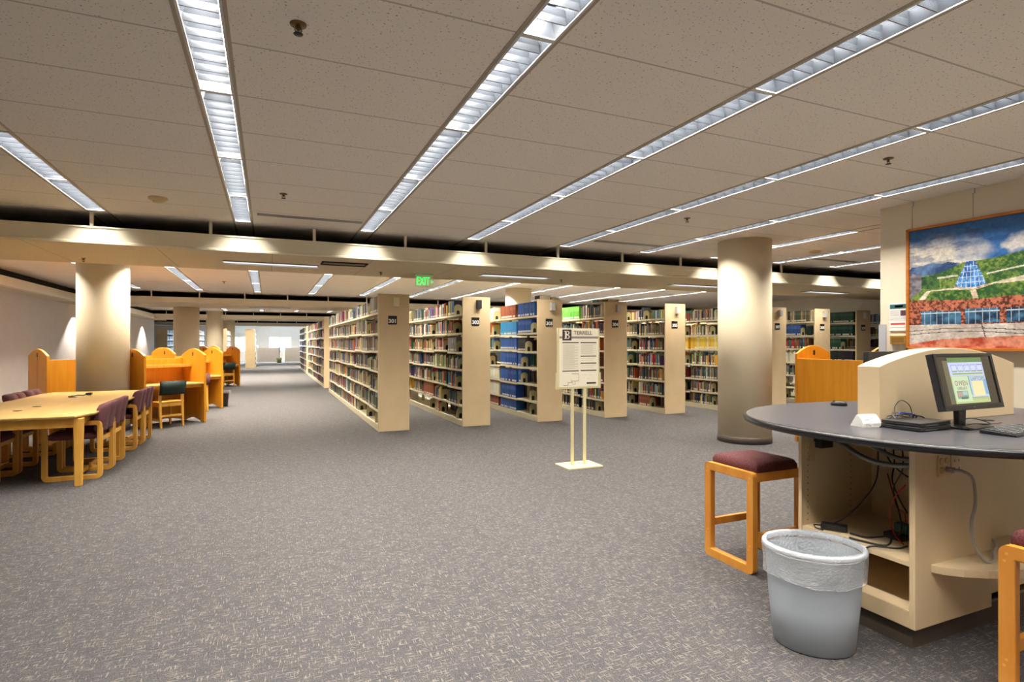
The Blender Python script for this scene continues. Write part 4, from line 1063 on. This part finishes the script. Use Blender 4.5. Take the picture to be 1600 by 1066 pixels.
# white folded card
o = thing('tent_card', 'white folded notice card on the counter beside the arched divider', 'card', T(3.415, 2.345, .961), R(-11)); o.scale = (U,) * 3
pts = [(-.055, 0), (-.045, .008), (-.012, .062), (-.004, .07), (.006, .07), (.035, .045), (.05, .02), (.052, 0)]
# profile runs front(-y) to back(+y): bulging front, sloped back
prof = [(-.05, 0), (-.05, .024), (-.04, .046), (-.012, .072), (.002, .074), (.05, .0)]
MB().prism([(y, z) for y, z in prof], 'x', -.066, .066).build('card', M['white'], o)
g = MB()
def tb_(x0, x1, t0, t1, mi):
    def P(x, t):
        seg = [(-.0512, .004), (-.0512, .024), (-.0412, .0468), (-.0132, .0728)]
        i = min(2, int(t * 3)); f_ = t * 3 - i
        return (x, seg[i][0] + (seg[i + 1][0] - seg[i][0]) * f_, seg[i][1] + (seg[i + 1][1] - seg[i][1]) * f_)
    g.quad([P(x0, t0), P(x1, t0), P(x1, t1), P(x0, t1)], mi)
tb_(-.05, -.012, .60, .65, 0)
for t in (.08, .15, .22, .29, .42): tb_(-.048, -.018, t, t + .018, 1)
for t in (.12, .2, .36, .5): tb_(.008, .055, t, t + .018, 1)
tb_(-.05, .04, .88, .9, 1); tb_(-.02, -.008, .08, .13, 0)
g.build('printed_lines', [M['ink'], M['inkg']], o)

# stacked laptops
for k, (dz, a, lab) in enumerate(((0, 1, 'lower closed black laptop of the two stacked by the monitor'), (.026, 2.2, 'upper closed black laptop of the two stacked by the monitor'))):
    o = thing('laptop', lab, 'laptop', T(3.625, 2.175, .961 + dz), R(a), 'closed laptops'); o.scale = (U,) * 3
    MB().box(-.155, .155, -.112, .112, .0015, .0145).build('base', M['black'], o, .003)
    MB().box(-.155, .155, -.112, .112, .0155, .0245).build('lid', mat('laptop_lid', s2l(58, 56, 56), .42), o, .003)
    MB().box(-.1, .02, -.1128, -.112, .005, .010).build('ports', M['steel'], o)
for k, (c_, lab, m_) in enumerate((([(3.5, 2.29, .985), (3.56, 2.25, 1.02), (3.62, 2.26, 1.045), (3.7, 2.22, 1.03), (3.76, 2.26, .99)], 'blue cord bundled over the laptops', M['blue_c']), ([(3.48, 2.25, .99), (3.53, 2.28, 1.025), (3.6, 2.24, 1.035), (3.68, 2.27, 1.03), (3.74, 2.2, 1.018), (3.8, 2.22, .966)], 'black cord tangled behind the laptops', M['black']),
        ([(3.6, 2.28, 1.02), (3.63, 2.3, 1.08), (3.69, 2.3, 1.115), (3.755, 2.29, 1.08), (3.755, 2.27, 1.01), (3.72, 2.25, 1.02)], 'thin black cord arching above the laptop pile', M['black']), ([(3.44, 2.27, .964), (3.48, 2.285, .97), (3.55, 2.26, 1.03), (3.63, 2.22, 1.022), (3.71, 2.24, 1.03), (3.78, 2.29, .97)], 'dark cord lying across the laptop pile', M['dkgrey']),
        ([(3.52, 2.23, 1.018), (3.57, 2.28, 1.04), (3.65, 2.285, 1.04), (3.73, 2.28, 1.025), (3.82, 2.29, .966), (3.87, 2.25, .966)], 'grey cord coiled with the others on the laptops', M['steel'])) ):
    cord('laptop_cable', lab, [T(*q) for q in c_], .0035 if k != 2 else .0022, m_, G)
cord('monitor_cable', 'thin black cord curving on the counter right of the monitor stand', [T(*q) for q in [(4.02, 2.19, .966), (4.12, 2.22, .975), (4.2, 2.17, .99), (4.22, 2.08, .966), (4.12, 2.1, .964)]], .003, M['black'], G)
cord('keyboard_cable', 'thin black cord looping behind the keyboard', [T(*q) for q in [(3.80, 1.93, .975), (3.80, 2.0, .98), (3.9, 2.02, .99), (4.05, 2.0, .985), (4.3, 2.06, .97)]], .0025, M['black'], G)

# monitor
o = thing('computer_monitor', 'black computer monitor showing a library page, in front of the arched divider', 'monitor', T(3.94, 2.09, .961)); o.scale = (U,) * 3
MB().box(-.14, .12, -.11, .09, 0, .012).build('stand_base', M['black'], o, .003)
MB().prism([(-.035, .01), (.035, .01), (.048, .2), (-.048, .2)], 'y', .0, .03).build('stand_neck', M['black'], o, .003)
hd = MB().box(-.285, .315, -.012, .028, -.172, .172).build('display_housing', M['dkgrey'], o, .004, loc=(-.03, -.03, .283), rot=(R(-12), 0, 0))
bz = MB()
for a in ((-.285, .315, -.172, -.142), (-.285, .315, .152, .172), (-.285, -.262, -.15, .16), (.288, .315, -.15, .16)): bz.box(a[0], a[1], -.018, -.0119, a[2], a[3])
bz.build('bezel', M['black'], hd, .002)
mk = text('DELL', .014, M['steel'], 'maker_mark', hd, (0, -.0185, -.158), (R(90), 0, 0))
sw, sz0, sz1 = .288, -.142, .152
sc = MB(); K = lambda *c: tuple(k * .8 for k in s2l(*c))
def sq(u0, u1, v0, v1, c, e=0.0):
    X = lambda u: -.262 + .55 * u; Z = lambda v: sz1 - (sz1 - sz0) * v
    y = -.0125 - e
    sc.quad([(X(u0), y, Z(v1)), (X(u1), y, Z(v1)), (X(u1), y, Z(v0)), (X(u0), y, Z(v0))], 0, c)
sq(0, 1, 0, 1, K(44, 38, 30))
sq(.10, .2, .08, .97, K(96, 92, 72), .0003); sq(.13, .2, .55, .88, K(84, 92, 84), .0004)
sq(.19, .83, .02, .97, K(170, 186, 132), .0005)
sq(.19, .83, .02, .12, K(90, 124, 74), .0007)
sq(.19, .83, .12, .40, K(176, 186, 232), .0007)
for k in range(5):
    u = .235 + k * .118
    sq(u, u + .1, .17, .305, K(104, 130, 150), .0009); sq(u + .006, u + .094, .182, .293, K(186, 196, 238), .001); sq(u, u + .1, .30, .315, K(120, 146, 60), .0011)
sq(.235, .80, .345, .372, K(130, 158, 48), .0009)
sq(.21, .5, .41, .93, K(178, 204, 172), .0007); sq(.5, .52, .41, .80, K(110, 150, 150), .0008)
sq(.52, .83, .41, .86, K(164, 188, 214), .0007); sq(.55, .76, .52, .83, K(214, 206, 160), .0009); sq(.77, .83, .5, .8, K(120, 160, 200), .0009)
sq(.24, .44, .71, .87, K(122, 150, 130), .0009); sq(.25, .33, .74, .82, K(176, 140, 140), .001); sq(.34, .43, .72, .80, K(150, 180, 186), .001); sq(.3, .42, .83, .88, K(92, 110, 104), .001)
sq(.5, .8, .855, .865, K(120, 132, 90), .0011); sq(.5, .8, .885, .89, K(130, 142, 100), .0011)
scr = sc.build('screen', M['screen'], hd)
ink1, ink2 = emis('screen_red', s2l(168, 84, 96), .7), emis('screen_grey', s2l(120, 128, 110), .7)
text('OWEN', .042, ink1, 'screen_lettering', scr, (-.068, -.0138, -.012), (R(90), 0, 0), 0)
text('LIBRARY', .027, ink1, 'screen_lettering', scr, (-.068, -.0138, -.043), (R(90), 0, 0), 0)
text('LAPTOPS', .036, ink2, 'screen_lettering', scr, (.11, -.0138, .013), (R(90), 0, 0), 0)

# keyboard in front and the one on the far side
def keyboard(label, x, y, rz):
    o = thing('keyboard', label, 'keyboard', T(x, y, .961), rz, 'black keyboards'); o.scale = (U,) * 3
    MB().prism([(-.085, 0), (.085, 0), (.085, .022), (-.085, .012)], 'x', -.235, .235).build('case', M['black'], o, .003)
    k_ = MB()
    for r_ in range(6):
        for c_ in range(21):
            if r_ == 0 and 5 < c_ < 10: continue
            x0, y0 = -.224 + c_ * .0213, -.076 + r_ * .0252; z0 = .012 + (y0 + .085) * .0588
            k_.loft([[(x0 + g_, y0 + g_, z0 + h_), (x0 + .0185 - g_, y0 + g_, z0 + h_), (x0 + .0185 - g_, y0 + .021 - g_, z0 + h_ + .001), (x0 + g_, y0 + .021 - g_, z0 + h_ + .001)] for h_, g_ in ((0, 0), (.007, .002))], smooth=False)
    k_.build('keys', mat('key_caps', s2l(50, 54, 60), .4), o)
    l_ = MB()
    for r_ in range(6):
        for c_ in range(21):
            if r_ == 0 and 5 < c_ < 10: continue
            x0, y0 = -.224 + c_ * .0213, -.076 + r_ * .0252; z0 = .012 + (y0 + .085) * .0588 + .0082
            l_.quad([(x0 + .005, y0 + .009, z0), (x0 + .010, y0 + .009, z0), (x0 + .010, y0 + .015, z0 + .0003), (x0 + .005, y0 + .015, z0 + .0003)])
    l_.build('legends', M['white'], o)
keyboard('black keyboard with pale legends on the counter right of the monitor', 3.99, 1.835, R(4))
keyboard('black keyboard on the far side of the counter, mostly behind the divider', 4.80, 3.07, R(180 - 6))
o = thing('computer_mouse', 'black mouse on the far side of the counter', 'mouse', T(4.33, 3.2, .961), R(30))
rings = []
for z, s_ in ((0, .92), (.008, 1), (.02, .92), (.03, .68), (.035, .3)): rings.append([(.03 * s_ * cos(2 * pi * k / 20), .055 * s_ * sin(2 * pi * k / 20) - (.006 if z > .02 else 0), z) for k in range(20)])
MB().loft(rings).build('body', M['black'], o); MB().cyl((-.003, .03, .028), (.003, .03, .028), .008, 10).build('scroll_wheel', M['dkgrey'], o)
o = thing('computer_monitor', 'dark monitor behind the arched divider, only its top showing', 'monitor', T(4.33, 2.79, .961)); o.scale = (U,) * 3
MB().box(-.13, .13, -.09, .1, 0, .012).build('stand_base', M['black'], o); MB().box(-.04, .04, .0, .03, .01, .25).build('stand_neck', M['black'], o)
MB().box(-.28, .28, -.03, .01, .12, .455).build('display_housing', M['dkgrey'], o, .004)
MB().box(-.26, .26, .0101, .012, .145, .435).build('screen', M['black'], o)
o = thing('grommet', 'black cord grommet set in the counter right of the monitor', 'grommet', T(4.43, 2.21)); o.scale = (U,) * 3; MB().lathe([(.045, 0), (.045, .004), (.03, .005), (0, .003)], 20, caps=False).build('cap', M['black'], o)

# ------------------------------------------------------------------ stools
def stool(label, x, y, rz):
    t = thing('counter_stool', label, 'stool', (x, y, 0), rz, 'counter stools')
    for x0 in (-.235, .19):
        sf = loop_frame(MB(), -.215, .215, 0, .65, .056, .035, x0, x0 + .045, 'y').build('side_frame', M['stoolwood'], t, .007)
        d = MB()
        for y0 in (-.187, .187):
            for z in (.615, .585, .18, .155): d.tube([((x0 - .0006 if x0 < 0 else x0 + .0456), y0 + (.008 if z in (.585, .155) else 0), z), ((x0 + .002 if x0 < 0 else x0 + .043), y0 + (.008 if z in (.585, .155) else 0), z)], .006, 8)
        d.build('dowel_ends', M['beech'], sf)
    for y0 in (-.20, .17):
        MB().box(-.19, .19, y0, y0 + .03, .585, .645).build('rail', M['stoolwood'], t, .003)
        MB().box(-.19, .19, y0, y0 + .028, .205, .255).build('stretcher', M['stoolwood'], t, .003)
    rings = []
    for z, g in ((.63, .012), (.645, 0), (.675, 0.0), (.70, .012), (.713, .045), (.72, .1)):
        rings.append([(sx_ * (.188 - g), sy_ * (.2 - g), z) for sx_, sy_ in ((-1, -1), (1, -1), (1, 1), (-1, 1))])
    s = MB().loft(rings, smooth=True).build('seat', M['maroon'], t)
    md = s.modifiers.new('Bevel', 'BEVEL'); md.width = .022; md.segments = 4; md.limit_method = 'ANGLE'; md.angle_limit = R(50)
    return t
st = stool('maroon-seated wooden stool tucked under the left end of the counter', 3.055, 2.885, 0)
dup(st, (3.02, 1.135, 0), R(2), 'maroon-seated wooden stool cut off by the photo edge, in front of the counter')

# ------------------------------------------------------------------ waste bin with liner
o = thing('waste_bin', 'grey plastic waste bin with clear liner in front of the open cabinet', 'bin', (2.475, 1.965, 0), R(-40)); o.scale = (1, 1, .985)
def oval(a, b_, z, n=96, wob=0, seed=0):
    q = random.Random(seed); ph = [q.uniform(0, 6.28) for _ in range(4)]
    return [((a + wob * (sin(5 * t + ph[0]) + .7 * sin(13 * t + ph[1]) + .5 * sin(23 * t + ph[2]))) * cos(t), (b_ + wob * (sin(4 * t + ph[2]) + .7 * sin(11 * t + ph[3]) + .5 * sin(19 * t + ph[0]))) * sin(t), z + wob * 1.6 * sin(3 * t + ph[1])) for t in (2 * pi * k / n for k in range(n))]
MB().loft([oval(.172, .148, .0), oval(.182, .157, .006), oval(.2, .174, .2), oval(.218, .19, .445), oval(.222, .194, .46)], caps=False).loft([oval(.165, .14, .012), oval(.17, .145, .011)]).loft([oval(.166, .142, .014), oval(.194, .168, .2), oval(.212, .184, .46)], caps=False).build('body', M['bin_g'], o)
MB().loft([oval(.214, .186, .472), oval(.228, .2, .472), oval(.233, .205, .478), oval(.233, .205, .492), oval(.228, .2, .498), oval(.220, .192, .497), oval(.216, .188, .485), oval(.214, .186, .472)], caps=False).build('rim', M['bin_g'], o)
MB().loft([oval(.204, .176, .499, wob=.001, seed=1), oval(.19, .163, .42, wob=.007, seed=2), oval(.185, .158, .32, wob=.011, seed=3), oval(.168, .146, .2, wob=.009, seed=4), oval(.155, .13, .06, wob=.005, seed=5)], caps=False).build('liner', M['film'], o)
MB().loft([oval(.212, .184, .499), oval(.228, .2, .5), oval(.2345, .2065, .492), oval(.2345, .2065, .47, wob=.0006, seed=8), oval(.232, .204, .43, wob=.0025, seed=9), oval(.229, .201, .39, wob=.004, seed=9), oval(.226, .198, .36, wob=.0045, seed=10), oval(.227, .199, .35, wob=.0045, seed=10), oval(.222, .194, .343, wob=.004, seed=10), oval(.218, .19, .348, wob=.003, seed=10)], caps=False).build('liner_cuff', M['film'], o)

# ------------------------------------------------------------------ camera, world, view
w = bpy.data.worlds.new('World'); SC.world = w; w.use_nodes = True
w.node_tree.nodes['Background'].inputs[0].default_value = (.6, .75, 1, 1); w.node_tree.nodes['Background'].inputs[1].default_value = .3
cam = bpy.data.cameras.new('Camera'); cam.sensor_width = 36; cam.lens = 880 / 1600 * 36; cam.shift_y = 3 / 1600; cam.clip_end = 200
co = bpy.data.objects.new('Camera', cam); COL.objects.link(co); co.location = (0, 0, H); co.rotation_euler = (R(90), 0, -math.atan(381 / 880))
SC.camera = co
vs = SC.view_settings
vs.view_transform = 'Standard'; vs.look = 'None'; vs.gamma = 1; vs.use_curve_mapping = False; vs.exposure = 0.15
